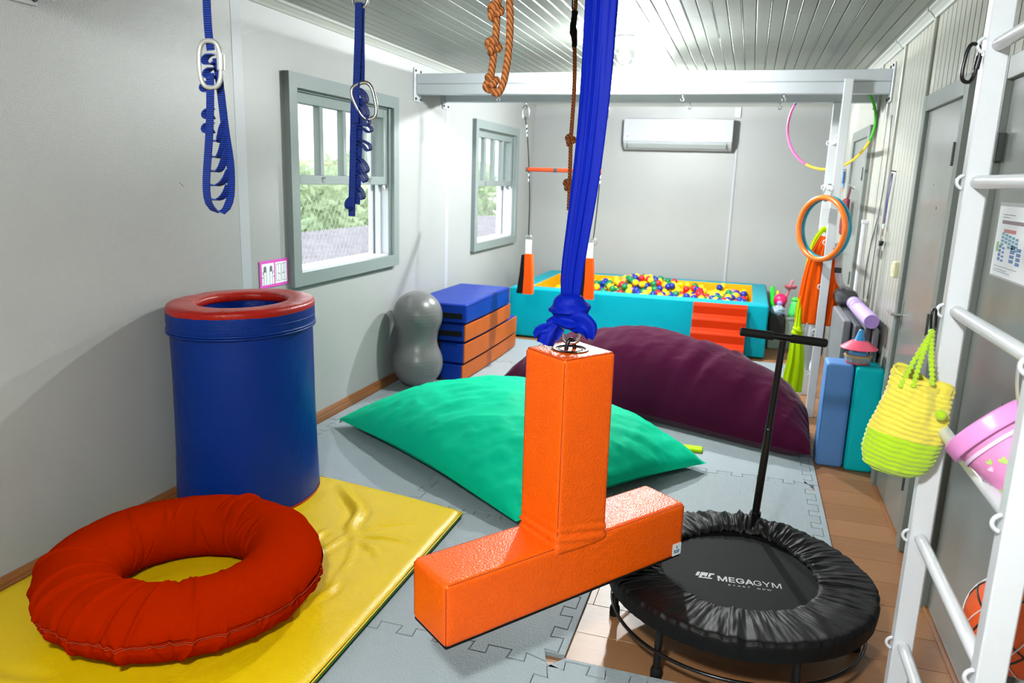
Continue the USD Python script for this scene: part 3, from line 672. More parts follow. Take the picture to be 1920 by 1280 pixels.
# pillow-like bags
def bag(name, label, quad, zt, mat, seed, pw=.55, edge=.05, floor=EZ, asym=None, lift=None, bow=.02, folddir=(1, .3), fa=.03):
    L, Fr, Rr, Bk = [np.array(q, float) for q in quad]
    n = 110; s = np.linspace(-1, 1, n); s = np.sin(s * PI / 2) * .6 + s * .4
    U, V = np.meshgrid(s, s, indexing='ij')
    def pos(u, v):
        a, b = ((u + 1) / 2)[..., None], ((v + 1) / 2)[..., None]
        return (L * (1 - a) * (1 - b) + Fr * a * (1 - b) + Rr * a * b + Bk * (1 - a) * b)
    # edges bow inwards between the corners
    Ub = U * (1 - bow * (1 - V ** 2) * np.abs(U)); Vb = V * (1 - bow * (1 - U ** 2) * np.abs(V))
    XY = pos(Ub, Vb)
    f = (np.clip(1 - U ** 2, 0, 1) ** pw) * (np.clip(1 - V ** 2, 0, 1) ** pw)
    if asym is not None: f = f * asym(U, V)
    p3 = np.concatenate([XY * 2.2, np.zeros(XY.shape[:2] + (1,))], -1)
    w = (fbm(p3 + seed, 4, seed) - .5) * .05 + (np.abs(fbm(p3 * 2.6 + seed, 4, seed + 3) - .5)) * -.05
    fd = np.array(folddir) / np.linalg.norm(folddir); al, ac = XY @ fd, XY @ np.array([-fd[1], fd[0]])
    w = w - fa * np.abs(fbm(np.stack([al * 1.1, ac * 5.5 + .6 * fbm(p3, 2, seed), 0 * al], -1) + seed * 2, 3, seed + 7) - .5)
    rim = np.clip(1 - np.maximum(np.abs(U), np.abs(V)), 0, 1)
    ang = np.where(np.abs(U) > np.abs(V), V, U)
    pu = .018 * np.exp(-rim / .10) * (rim > 0) * (noise(np.stack([ang * 22, np.abs(U) * 2 + np.sign(U) * 3 + np.sign(V) * 5, rim * 4], -1), seed) - .5)
    ed = edge * (1 - .6 * np.maximum(0, np.abs(U) + np.abs(V) - 1.2))
    if lift is not None: ed = ed + lift(U, V)
    Zt = floor + ed + (zt - edge) * f + w * np.minimum(1, f * 3) + pu
    Zb = floor + .002 + ed * np.clip(1 - rim * 5.5, 0, 1) ** 1.4
    Zt = np.maximum(Zt, Zb + .0)
    top = grid(np.concatenate([XY, Zt[..., None]], -1)); bot = grid(np.concatenate([XY, Zb[..., None]], -1)[::-1])
    m = cat(top, bot)
    t = thing(name, label, 'bean bag', ((L + Rr)[0] / 2, (L + Rr)[1] / 2, floor))
    part(t, 'cover', m, mat, True)
    return t
bag('floor_cushion', 'big green fabric floor cushion behind the orange swing', [(-2.30, 3.93), (-.86, 2.97), (-.09, 4.03), (-1.33, 4.78)], .40, m_green, 3, .50, .085, bow=.0, folddir=(1, .25), fa=.055)
bag('floor_cushion', 'big plum purple fabric floor cushion in front of the ball pit', [(-1.68, 5.20), (.462, 4.345), (.455, 5.02), (-1.2, 6.1)], .55, m_purple, 11, .44, .06,
    asym=lambda U, V: 1 - .05 * U, lift=lambda U, V: .07 * np.clip(U, 0, 1) ** 2 * (.4 + .6 * np.clip(1 - np.abs(V), 0, 1)) , bow=-.005, folddir=(.55, 1), fa=.10)
single('dust_cloth', displaced(move(softbox((.14, .07, .02), .008, (8, 6, 2)), (-.20, 4.335, EZ + .0115)), lambda v: .004 * (fbm(v * 20, 2) - .5)), m_lime, 'lime green cloth peeping out between green and plum cushions', 'cloth', True)

# orange T swing
def t_swing():
    k = 1.088
    C = np.array([-.432 * k, 1.959 * k, 1.55 - (1.55 - .396) * k]); s, ah, pw, L, hp = .170 * k, .178 * k, .180 * k, .868 * k, .528 * k
    th, rx, ry = .926, .013, -.016
    t = thing('t_swing', 'orange vinyl T-shaped foam swing hanging in the middle of the room', 'swing', tuple(C))
    def place(m):
        m = move(m, rx=rx, ry=ry); return move(m, C, rz=th)
    arm = softbox((L, s, ah), .016, (70, 14, 14)); arm.apply_translation([0, 0, ah / 2])
    v = arm.vertices; d = np.abs(v[:, 0] - .007)
    near = np.exp(-((d - pw / 2) / .02) ** 2)
    v[:, 2] += np.where(v[:, 2] > ah * .6, .0025 * (fbm(v * 30, 3) - .5) * 2 * near - .002 * near, 0)
    side = np.abs(v[:, 1]) > s * .45
    w = np.exp(-((v[:, 0] - .09) / .05) ** 2) * side * np.clip(v[:, 2] / ah, 0, 1)
    v[:, 1] += np.sign(v[:, 1]) * (.004 * np.sin((v[:, 2] - .35 * v[:, 0]) * 170) * w + .0035 * (fbm(v * 7, 3) - .5))
    v[:, 2] += .0025 * (fbm(v * 8 + 4, 3) - .5)
    arm.vertices = v
    part(t, 'seat_bar', place(arm), m_orange, True)
    post = softbox((pw, s * 1.0, hp + .03), .014, (14, 14, 60)); post.apply_translation([.007, 0, ah - .03 + (hp + .03) / 2])
    v = post.vertices; zz = np.clip((v[:, 2] - ah) / hp, 0, 1)
    flare = .006 * np.exp(-zz * hp / .03) + .0055 * np.sin((v[:, 2] - ah) * 210 + v[:, 0] * 40) * np.exp(-((v[:, 2] - ah - .02) / .03) ** 2)
    n2 = v.copy(); n2[:, 0] -= .007; n2[:, 2] = 0; n2 /= np.maximum(np.linalg.norm(n2, axis=1, keepdims=True), 1e-9)
    v += n2 * (flare + .003 * (fbm(v * 6 + 2, 3) - .5))[:, None]; post.vertices = v
    part(t, 'post', place(post), m_orange, True)
    e = .0012
    def seam(pts, nm='seam'): part(t, nm, place(tube(np.array(pts, float), .0013, 5)), m_seam, True)
    q, hs = pw / 2, s / 2
    for sx in (-1, 1):
        for sy in (-1, 1): seam([(.007 + sx * (q - .004), sy * (hs - .004), ah + .01), (.007 + sx * (q - .004), sy * (hs - .004), ah + hp * .5), (.007 + sx * (q - .004), sy * (hs - .004), ah + hp - .01)])
        seam([(.007 + sx * (q - .004), -hs + .01, ah + hp - .003), (.007 + sx * (q - .004), 0, ah + hp - .003), (.007 + sx * (q - .004), hs - .01, ah + hp - .003)])
        for sy in (-1, 1): seam([(sx * (L / 2 - .004), sy * (hs - .004), .012), (sx * (L / 2 - .004), sy * (hs - .004), ah / 2), (sx * (L / 2 - .004), sy * (hs - .004), ah - .012)])
    for sy in (-1, 1):
        seam([(-L / 2 + .012, sy * (hs - .0045), ah - .0045), (0, sy * (hs - .0045), ah - .0045), (L / 2 - .012, sy * (hs - .0045), ah - .0045)])
        seam([(.007 - q + .01, sy * (hs - .004), ah + hp - .003), (.007, sy * (hs - .004), ah + hp - .003), (.007 + q - .01, sy * (hs - .004), ah + hp - .003)])
    base = softbox((L - .006, s - .006, .014), .006, (20, 6, 2)); base.apply_translation([0, 0, .002])
    part(t, 'base_panel', place(base), m_velcro, True, label='black base panel')
    top = ah + hp
    cup = lathe([(.052, top + .001), (.056, top + .003), (.052, top + .0045), (.044, top + .003), (.040, top - .006), (.0, top - .008)], 32, (.007, 0, 0))
    part(t, 'collar', place(cup), m_dsteel, 40, label='dark metal collar at the top')
    part(t, 'collar_edge', place(lathe([(.030, top - .002), (.036, top + .003), (.038, top + .001)], 32, (.007, 0, 0))), m_steel, 40)
    a = np.linspace(0, PI, 16)
    eye = np.array([(.007 + .016 * math.cos(x), 0, top - .004 + .034 * math.sin(x)) for x in a]); part(t, 'eye_ring', place(tube(eye, .006, 10)), m_dsteel, True)
    lb = onto(ext(sbox(0, 0, .036, .038).buffer(.003), .0012), (L / 2 - .048, -hs - .0018, .012), (1, 0, 0), (0, 0, 1))
    lab = part(t, 'label', place(lb), m_pwhite, False, label='small white label with a blue mark')
    mk = cat(ext(Polygon([(.006, .006), (.03, .006), (.03, .010), (.006, .010)]), .0004), ext(Polygon([(.004, .012), (.012, .012), (.012, .018), (.004, .018)]), .0004), ext(Polygon([(.015, .012), (.031, .012), (.031, .017), (.015, .017)]), .0004), ext(Polygon([(.016, .022), (.021, .022), (.020, .033), (.0155, .031)]), .0004))
    part(lab, 'mark', place(onto(mk, (L / 2 - .048, -hs - .003, .012), (1, 0, 0), (0, 0, 1))), M('label_blue', (60, 130, 170), .5), False)
    top_w = place(trimesh.Trimesh([[.007, 0, top]], [[0, 0, 0]], process=False)).vertices[0]
    return top_w
TT = t_swing()

def carabiner(c, h, w, r, yaw=0, mat=None, name='carabiner', label='', gate=True, tilt=0, pear=0.):
    """an oval or pear-shaped steel karabiner hanging in a vertical plane, with a screw gate"""
    t = thing(name, label, 'carabiner', c)
    a = np.linspace(0, 2 * PI, 48, endpoint=False)
    sx = np.sign(np.cos(a)) * np.abs(np.cos(a)) ** .7 * w / 2; sz = np.sign(np.sin(a)) * np.abs(np.sin(a)) ** .7 * h / 2
    sx = sx * (1 - pear * sz / (h / 2))
    P = np.stack([sx, 0 * a, sz], 1)
    def pl(m): return move(move(m, ry=tilt), c, rz=yaw)
    part(t, 'body', pl(tube(P, r, 10, True)), mat or m_steel, True)
    if gate:
        xg = w / 2 * (1 - pear * .1)
        g = part(t, 'screw_gate', pl(rod((xg, 0, -h * .12), (xg, 0, h * .22), r * 1.55, 14)), mat or m_steel, 40)
    return t
# royal blue lycra sling with its knot
def sling():
    S = np.array
    top = S([-.425, 2.16, 2.235]); kz = 1.205
    path = spline([(-.425, 2.15, 2.225), (-.428, 2.145, 2.02), (-.432, 2.14, 1.77), (-.446, 2.137, 1.55), (-.461, 2.134, 1.40), (-.472, 2.132, 1.28), (-.474, 2.131, kz + .01)], 60)
    t = thing('fabric_sling', 'gathered royal blue stretch fabric sling knotted above the orange swing', 'fabric sling', (TT[0], TT[1], 1.10))
    k = 72; a = np.arange(k) * 2 * PI / k; sec = []
    for i in range(60):
        f = i / 59
        r0 = np.interp(f, [0, .2, .45, .7, .85, .95, 1], [.038, .038, .037, .035, .032, .030, .026])
        lob = 1 + .16 * np.cos(5 * a + 1.2 + .8 * f) + .10 * np.cos(9 * a + .5 - 1.5 * f) + .05 * np.cos(14 * a + 2 + f) - .25 * np.exp(-((np.angle(np.exp(1j * (a - 3.6 - .3 * f)))) / .16) ** 2) - .22 * np.exp(-((np.angle(np.exp(1j * (a - 4.6 + .2 * f)))) / .12) ** 2) - .2 * np.exp(-((np.angle(np.exp(1j * (a - 5.4 - .25 * f)))) / .12) ** 2)
        sec.append(np.stack([r0 * lob * np.cos(a) * .75, r0 * lob * np.sin(a) * 1.02], 1))
    part(t, 'drape', sweep(path, np.array(sec), up=(0, 1, 0)), m_sling, True)
    # knot: one wrapped bundle of cloth, flaring at its foot
    nz, na = 70, 120; zs = np.linspace(0, 1, nz); a2 = np.arange(na + 1) * 2 * PI / na; Zk, A = np.meshgrid(zs, a2, indexing='ij')
    rad = np.interp(Zk, [0, .04, .10, .3, .55, .72, .84, .93, 1.], [.020, .030, .036, .050, .053, .048, .056, .050, .012])
    fold = .0050 * np.sin(Zk * 17 + 1.6 * np.cos(A - .6) + 2.0 * fbm(np.stack([np.cos(A) * 1.4, np.sin(A) * 1.4, Zk * 2], -1), 2)) * np.clip(Zk * 3, 0, 1)
    fold += .011 * (fbm(np.stack([np.cos(A) * 1.8 + 3, np.sin(A) * 1.8, Zk * 3], -1), 3) - .5) + .007 * (Zk > .7) * np.cos(5 * A + 1) * np.clip((Zk - .7) * 5, 0, 1)
    R_ = rad * 1.1 + fold
    m = grid(np.stack([-.476 + .006 * Zk + R_ * 1.03 * np.cos(A), 2.131 + R_ * .9 * np.sin(A), 1.226 - .108 * Zk - .010 * np.cos(A - .5) * (Zk > .5)], -1)[::-1]); m.merge_vertices(digits_vertex=6)
    part(t, 'knot', m, m_sling, True)
    def flap(pts, widths, seed, th=.0035):
        p = spline(pts, 22); W = np.interp(np.linspace(0, 1, 22), np.linspace(0, 1, len(widths)), widths)
        u = np.linspace(-1, 1, 17); tt, aa, bb = frames(p, up=(0.5, -.8, .1))
        P = p[:, None] + bb[:, None] * (u[None, :, None] * W[:, None, None]) + aa[:, None] * (.009 * np.sin(u * 3.6 + seed)[None, :, None] * np.linspace(.5, 1, 22)[:, None, None])
        return cat(grid(P), grid((P + aa[:, None] * th)[::-1]))
    part(t, 'flap', flap([(-.50, 2.10, 1.135), (-.520, 2.085, 1.115), (-.545, 2.08, 1.112), (-.562, 2.08, 1.100)], [.024, .032, .026, .012], 1), m_sling, True)
    part(t, 'flap', flap([(-.505, 2.09, 1.135), (-.520, 2.08, 1.108), (-.530, 2.075, 1.080)], [.012, .028, .026], 2), m_sling, True)
    part(t, 'flap', flap([(-.455, 2.09, 1.150), (-.425, 2.078, 1.150), (-.405, 2.075, 1.132), (-.402, 2.078, 1.108)], [.026, .032, .028, .010], 4), m_sling, True)
    part(t, 'frayed_thread', cat(tube([(-.53, 2.08, 1.115), (-.55, 2.078, 1.125), (-.568, 2.078, 1.128)], .0006, 4), tube([(-.535, 2.08, 1.11), (-.55, 2.078, 1.112), (-.566, 2.078, 1.118)], .0006, 4), tube([(-.53, 2.08, 1.085), (-.545, 2.078, 1.08), (-.552, 2.078, 1.072)], .0006, 4)), m_sling, True)
    return t
sling()
carabiner((TT[0], TT[1], TT[2] + .062), .085, .05, .0055, .2, label='steel carabiner joining blue knot and orange swing', pear=.12, gate=False)

# trampoline
def trampoline():
    cx, cy, R0, z = .077, 2.53, .43, .235
    t = thing('trampoline', 'black mini trampoline with T-handle standing on the wooden floor', 'trampoline', (cx, cy, 0))
    c = (cx, cy, 0); a = np.arange(96) * 2 * PI / 96
    circ = lambda r, zz: np.stack([cx + r * np.cos(a), cy + r * np.sin(a), np.full(96, zz)], 1)
    part(t, 'frame_ring', tube(circ(R0, z - .01), .014, 10, True), m_black, True)
    part(t, 'lower_ring', tube(circ(R0 - .005, .098), .006, 8, True), m_black, True)
    bed = part(t, 'jumping_bed', lathe([(0, z), (.34, z), (.34, z - .004), (0, z - .004)], 96, c), m_tramp, 30)
    part(bed, 'bed_seam', tube(circ(.300, z + .0008), .002, 6, True), m_velcro, True)
    # gathered skirt
    nu, nv = 720, 26; u = np.arange(nu + 1) * 2 * PI / nu; v = np.linspace(0, 1, nv)
    U, V = np.meshgrid(u, v, indexing='ij')
    ph = fbm(np.stack([np.cos(U) * 14, np.sin(U) * 14, V * 1.2], -1), 3, 2)
    pk = fbm(np.stack([np.cos(U) * 30 + V, np.sin(U) * 30, V * 2], -1), 3, 5)
    back = np.exp(-((np.angle(np.exp(1j * (U - 1.45)))) / .55) ** 2)                 # bunched up round the pole
    rin = .262 + .012 * (pk - .5) + .035 * back
    rout = R0 + .022 + .008 * (ph - .5)
    prof_r = np.interp(V, [0, .06, .72, .84, .93, 1], [0, .03, .93, 1, 1, .985])
    R_ = rin + (rout - rin) * prof_r
    drop = np.interp(V, [0, .06, .4, .72, .84, .93, 1], [0, .010, .016, .013, 0, -.025, -.05])
    pleat = np.exp(-V / .35)
    Zz = z + .004 + drop + (.018 * (pk - .5) * (pleat + .25) + .016 * (ph - .5)) * np.interp(V, [0, .05, .8, 1], [.5, 1, 1, .7]) + back * (.035 * np.exp(-((V - .35) / .3) ** 2) + .05 * (pk - .5) * np.exp(-((V - .4) / .35) ** 2))
    P = np.stack([cx + R_ * np.cos(U), cy + R_ * np.sin(U), Zz], -1)
    m = grid(P); m.merge_vertices(digits_vertex=6); part(t, 'skirt', m, m_skirt, True)
    for k in range(6):
        an = math.radians(-88 + 60 * k - 30) + .02
        an = [math.radians(q) for q in (-123, -63, 5, 68, 128, 185)][k]
        x, y = cx + .412 * math.cos(an), cy + .412 * math.sin(an)
        leg = part(t, 'leg', rod((x, y, .02), (x, y, z - .012), .0125), m_black, 40)
        part(leg, 'rubber_foot', lathe([(0, .0), (.018, .0), (.019, .008), (.018, .016), (.019, .02), (.018, .03), (.015, .038), (0, .038)], 18, (x, y, 0)), m_rubber, 30)
    # springs shown by the opened cover near the pole
    for k in range(9):
        an = math.radians(72 + (k - 4) * 8.2)
        d = np.array([math.cos(an), math.sin(an), 0])
        hx = np.linspace(0, 12 * 2 * PI, 120); e = np.array([-d[1], d[0], 0])
        q = np.array([cx, cy, z + .006]) + d * np.linspace(.32, .405, 120)[:, None] + e * (.006 * np.cos(hx))[:, None] + np.array([0, 0, 1]) * (.006 * np.sin(hx))[:, None]
        part(t, 'spring', tube(q, .0016, 4), m_steel, True)
    bx_, by_ = .135, 2.915
    tx_, ty_, tz_ = .168, 2.945, .985
    part(t, 'bracket', cat(bx(bx_ - .05, bx_ + .05, by_ - .05, by_ + .02, .225, .245, .004), rod((bx_, by_, .23), (bx_, by_, .30), .021), rod((bx_ - .045, by_ - .03, .245), (bx_, by_, .285), .007), rod((bx_ + .045, by_ - .03, .245), (bx_, by_, .285), .007)), m_black, 30)
    d = np.array([tx_ - bx_, ty_ - by_, tz_ - .29]); 
    pole = part(t, 'handle_pole', rod((bx_, by_, .29), (tx_, ty_, tz_ + .0), .0125, 16), m_black, 40)
    part(pole, 'sleeve', rod(np.array([bx_, by_, .29]) + d * .0, np.array([bx_, by_, .29]) + d * .52, .0145, 16), m_black, 40)
    part(pole, 'push_button', ball(np.array([bx_, by_, .29]) + d * .505 + np.array([-.004, -.0145, 0]), .0035, 2), m_steel, True)
    hl, hr = np.array([.012, 2.915, 1.012]), np.array([.324, 2.975, .984])
    hd = hr - hl
    bar = part(t, 'handlebar', rod(hl + hd * .02, hr - hd * .02, .0125, 16), m_black, 40)
    for f0, f1 in ((0, .39), (.58, 1)):
        g = part(bar, 'grip', tube(np.array([hl + hd * f0, hl + hd * (f0 + .012), hl + hd * (f1 - .012), hl + hd * f1]), [.0135, .0165, .0165, .0135], 18), m_rubber, 40)
    # print on the bed
    ex = np.array([.2010, .0195, 0.]); ex /= np.linalg.norm(ex); ey = np.array([-ex[1], ex[0], 0])
    pr = part(t, 'print', cat(onto(meshkit.text_mesh('MEGA', .030, .0006, True), (.014, 2.440, z + .0003), ex, ey)), m_logo, False, label='grey printed lettering')
    wM = meshkit.text_mesh('MEGA', .030, .0006, True).bounds[1][0]; w1 = meshkit.text_mesh('GYM', .030, .0006).bounds[1][0]
    s = .205 / (wM + w1 + .004)
    def wr(tx, h, x0, y0, bold=False, sp=1.0):
        m = meshkit.text_mesh(tx, h, .0006, bold); m.vertices[:, 0] *= sp; m.apply_translation([x0, y0, 0]); return onto(m, (.012, 2.440, z + .0003), ex, ey)
    stage.RemovePrim(pr['path']); used[(t['path'], 'print')] = 0
    ms = [wr('MEGA', .032, 0, 0, True, s), wr('GYM', .032, (wM + .005) * s, 0, False, s)]
    ms += [wr(ch, .0085, .035 + i * .0158, -.024, False, 1.3) for i, ch in enumerate('START NOW') if ch != ' ']
    sh = lambda pts: ext(Polygon([(x + .28 * y, y) for x, y in pts]), .0006)
    logo = cat(sh([(0, .012), (.010, .012), (.010, .040), (0, .040)]), sh([(.013, 0), (.022, 0), (.022, .018), (.030, .018), (.030, .012), (.037, .012), (.037, .040), (.013, .040)]), sh([(.022, 0), (.058, 0), (.058, .007), (.022, .007)]), sh([(.041, .012), (.049, .012), (.049, .040), (.041, .040)]), sh([(.049, .030), (.058, .030), (.058, .040), (.049, .040)]))
    ms.append(onto(logo, (-.062, 2.437, z + .0003), ex, ey))
    part(t, 'print', cat(ms), m_logo, False, label='grey MEGAGYM START NOW lettering')
trampoline()

# grey peanut ball
def peanut():
    c = (-2.236, 4.96, EZ); pr = []
    for q in np.linspace(0, PI, 110):
        zz = .358 * (1 - math.cos(q)); d0, d1 = zz - .186, zz - .535
        r0, r1 = max(0, .186 ** 2 - d0 ** 2), max(0, .181 ** 2 - d1 ** 2)
        k = 180.; w = .142 ** 2 * math.exp(-((zz - .36) / .11) ** 4)
        r = math.sqrt(max(0, math.log(math.exp(k * r0) + math.exp(k * r1) + math.exp(k * w) - 2) / k)) + .0010 * math.sin(zz * 260) * (abs(abs(zz - .36) - .175) < .06)
        pr.append((max(r if 0 < q < PI else 0, 1e-4), zz + .001))
    single('peanut_ball', lathe(pr, 72, c), m_peanut, 'grey peanut-shaped exercise ball standing against the left wall', 'exercise ball', True, loc=c)
peanut()

# two folded mats, each of two panels, one upon the other
def folded_mats():
    lo = thing('folding_mat', 'lower blue and orange folding mat, bottom of the stack by the ball', 'folding mat', (-2.18, 5.86, EZ))
    hi = thing('folding_mat', 'upper folding mat with plain blue top on the stack by the ball', 'folding mat', (-2.18, 5.8, .325))
    spec = [(lo, -2.41, -1.975, 5.19, 6.58, EZ + .006, .150, 1), (lo, -2.41, -1.962, 5.19, 6.55, .161, .314, 1), (hi, -2.41, -1.958, 5.19, 6.33, .328, .462, 1), (hi, -2.41, -1.940, 5.18, 6.26, .473, .618, 0)]
    for t, x0, x1, y0, y1, z0, z1, orange in spec:
        s = softbox((x1 - x0, y1 - y0, z1 - z0), .016, (12, 26, 5))
        s = displaced(s, lambda v:   .005 * (fbm(v * 4 + z0 * 9, 3) - .5) + .003 * np.cos(np.clip(v[:, 1] / (y1 - y0), -.5, .5) * PI) * (np.abs(v[:, 2]) > (z1 - z0) * .45))
        s.apply_translation([(x0 + x1) / 2, (y0 + y1) / 2, (z0 + z1) / 2])
        p = part(t, 'panel', s, m_matb, True)
        if orange:
            o = softbox((.012, y1 - y0 - .006, z1 - z0 - .008), .005, (2, 26, 5)); o.vertices[:, 0] += .006 * (fbm(o.vertices * 5, 2) - .5) + .012 * np.cos(o.vertices[:, 1] / (y1 - y0) * PI)
            o.apply_translation([x1 + .001, (y0 + y1) / 2, (z0 + z1) / 2]); part(p, 'orange_side', o, m_mato, True, label='orange side')
        part(p, 'piping', tube(np.array([(x0 + .02, y0 + .002, z1 - .012), (x1 - .012, y0 + .001, z1 - .012), (x1 + .001, y0 + .02, z1 - .012), (x1 + .004, y1 - .02, z1 - .012)]), .003, 6), m_matb, True)
    for z0, z1 in ((.37, .412), (.505, .548)):
        part(hi, 'velcro_strip', bx(-2.36, -1.972, 5.176, 5.183, z0, z1, .002), m_velcro, False, label='black hook and loop strip')
    part(lo, 'strap', cat(bx(-2.20, -2.145, 5.180, 5.188, EZ + .005, .315, .002), bx(-2.20, -2.145, 5.181, 5.30, .316, .321, .002)), m_velcro, False, label='black strap')
folded_mats()

# ball pit
def ball_pit():
    t = thing('ball_pit', 'turquoise padded ball pit along the back wall', 'ball pit', (-.97, 7.87, EZ))
    x0, x1, y0, y1, h = -2.19, .255, 7.06, 8.66, .50
    def wall(nm, a, b, c, d, m=m_teal):
        s = softbox((b - a, d - c, h - EZ), .018, (int((b - a) * 12) + 3, int((d - c) * 12) + 3, 7)); s.apply_translation([(a + b) / 2, (c + d) / 2, (h + EZ) / 2]); return part(t, nm, s, m, True)
    wall('front_wall', x0, x1, y0, y0 + .19); wall('back_wall', x0, x1, y1 - .12, y1)
    wall('side_wall', x0, x0 + .17, y0 + .186, y1 - .116); wall('side_wall', x1 - .145, x1, y0 + .186, y1 - .116)
    ix0, ix1, iy0, iy1 = x0 + .17, x1 - .145, y0 + .19, y1 - .12
    for a, b, c, d in ((ix0, ix1, iy0 - .001, iy0 + .006), (ix0, ix1, iy1 - .006, iy1 + .001), (ix0 - .001, ix0 + .006, iy0, iy1), (ix1 - .006, ix1 + .001, iy0, iy1)):
        part(t, 'lining', bx(a, b, c, d, EZ + .01, h - .006, .002), m_pity, False, label='yellow lining')
    part(t, 'lining_floor', bx(ix0, ix1, iy0, iy1, EZ, EZ + .012, .002), m_pity, False)
    return ix0, ix1, iy0, iy1
PIT = ball_pit()
def pit_balls():
    ix0, ix1, iy0, iy1 = PIT; r = .035
    rg = np.random.default_rng(3); pts = []
    def hz(x, y): return .345 + .115 * np.exp(-((x + 1.05) / .38) ** 2 - ((y - 8.3) / .4) ** 2) + .05 * np.exp(-((x + .1) / .3) ** 2) + .035 * (fbm(np.array([x * 3, y * 3, 0.]), 2) - .5) + .03 * (y - 7.9)
    row = 0; y = iy0 + r + .008
    while y < iy1 - r - .008:
        x = ix0 + r + .008 + (row % 2) * r
        while x < ix1 - r - .008:
            pts.append((x + rg.uniform(-.004, .004), y + rg.uniform(-.003, .003), hz(x, y) + rg.uniform(-.012, .012))); x += .0745
        y += .0655; row += 1
    top = []
    for x, y, z in pts:                                      # a loose second layer resting in the gaps
        if rg.random() < .42 and ix0 + .09 < x < ix1 - .09 and iy0 + .09 < y < iy1 - .08:
            c = np.array([x + .036, y + .021, z + .055]); q = np.array(pts); d = np.linalg.norm(q - c, axis=1)
            if top and np.linalg.norm(np.array(top) - c, axis=1).min() < .07: continue
            while np.linalg.norm(q - c, axis=1).min() < .069: c[2] += .002
            top.append(tuple(c))
    allp = np.array(pts + top)
    # those that show from the rim side are single balls, the rest one heap
    vis = np.where(allp[:, 2] + r > .5 - (allp[:, 1] - 7.25) * .145)[0]
    order = vis[np.argsort(allp[vis, 1] - 4 * allp[vis, 2])][:300]
    rest = np.setdiff1d(np.arange(len(allp)), order)
    cols = dict(yellow=(250, 206, 10), red=(206, 26, 40), blue=(14, 48, 160), green=(0, 128, 76), pink=(240, 120, 150), orange=(250, 150, 70))
    mats = {k: M('ball_' + k, v, .28, .5) for k, v in cols.items()}
    ico = trimesh.creation.icosphere(2, r); ico2 = trimesh.creation.icosphere(1, r)
    proto = {}
    for i in order:
        k = rg.choice(['yellow', 'blue', 'green', 'red', 'pink', 'orange'], p=[.31, .25, .22, .19, .015, .015]); c = allp[i]
        if k not in proto:
            m = ico.copy(); m.apply_translation(c)
            proto[k] = single('plastic_ball', m, mats[k], 'small %s plastic ball among the balls in the pit' % k, 'ball', True, 'loose %s balls in the ball pit' % k, loc=c)
        else:
            p = '/World/' + numbered('/World', 'plastic_ball')
            pr = stage.DefinePrim(p, 'Mesh'); pr.GetReferences().AddInternalReference(Sdf.Path(proto[k]['path']))
            pr.GetAttribute('xformOp:translate').Set(Gf.Vec3d(*map(float, c)))
    nd = {'g': ('geometry', {}), 'r': ('rgb_ramp', dict(ramp=[(0, lin(cols['yellow'])), (.31, lin(cols['blue'])), (.56, lin(cols['green'])), (.8, lin(cols['red']))], interpolate=False)), 'p': ('principled_bsdf', dict(roughness=.28))}
    mm = usdkit.material(stage, '/World/Looks/ball_heap', nd, [('g.random_per_island', 'r.fac'), ('r.color', 'p.base_color')], surface='p.BSDF')
    ms = []
    for i in rest:
        m = ico2.copy(); m.apply_translation(allp[i]); ms.append(m)
    single('ball_heap', cat(ms), mm, 'mixed plastic balls lying hidden behind the pit rim', 'balls', True, kind='stuff')
pit_balls()

# orange foam steps leaning on the pit
def steps():
    y = 7.045; prof = [(y, EZ + .001), (y, .492), (y - .035, .498), (y - .05, .485)]
    n = 4
    for k in range(n):
        z0 = .485 - .119 * k; z1 = z0 - .119; yy = y - .055 - .055 * k
        prof += [(yy - .004, z0 - .02), (yy - .002, z1 + .03), (yy - .012, z1 + .012), (yy - .040, z1 + .004), (yy - .052, z1 - .006)] if k < n - 1 else [(yy - .004, z0 - .03), (yy - .006, EZ + .001)]
    P = Polygon(prof).buffer(.006).buffer(-.006)
    m = trimesh.creation.extrude_polygon(P, .475, engine='earcut'); v = m.vertices
    m.vertices = np.stack([-.405 + v[:, 2], v[:, 0], v[:, 1]], 1); m.fix_normals()
    single('foam_steps', m, m_steps, 'orange padded foam steps against the ball pit front', 'steps', 25)
steps()

# ================================================================== LADDERS AND WHAT HANGS ON THEM
def eyelet(x, y, z, r=.017):
    a = np.linspace(-PI / 2 - .3, -1.5 * PI + .3, 18)
    return tube(np.stack([x + .004 + r * 1.15 * np.cos(a), np.full(18, y), z + r * np.sin(a)], 1), .0042, 8)
def ladder(label, x0, x1, ya, yb, zs, tops, ty):
    t = thing('wall_ladder', label, 'ladder', ((x0 + x1) / 2, (ya[0] + yb[1]) / 2, 0))
    for (y0, y1), top in ((ya, tops[0]), (yb, tops[1])):
        p = part(t, 'post', bx(x0, x1, y0, y1, 0, top, .003), m_white, False)
        for z in zs:
            if z < top: part(p, 'eyelet', eyelet(x0, y0 + .012, z), m_white, True)
    xm = (x0 + x1) / 2
    for z in zs:
        part(t, 'rung', rod((xm, ya[1] - .004, z), (xm, yb[0] + .004, z), .0155, 14), m_white, 40)
    for y0, y1 in (ya, yb) if ty > 2.2 else ():
        part(t, 'wall_bracket', bx(x1 - .002, XR + .0, y0 + .006, y1 - .006, ty, ty + .03, .003), m_white, False)
ZN = [1.885, 1.575, 1.262, .970, .655, .335, .06]
ladder('white steel wall ladder at the right edge, nearest the camera', .487, .537, (1.452, 1.492), (2.072, 2.114), ZN, (2.33, 2.33), 2.3)
ZF = [1.865, 1.555, 1.20, .905, .60, .29]
ladder('white steel wall ladder beside the ball pit', .503, .556, (5.363, 5.403), (5.953, 5.986), ZF, (2.23, 2.14), 2.07)

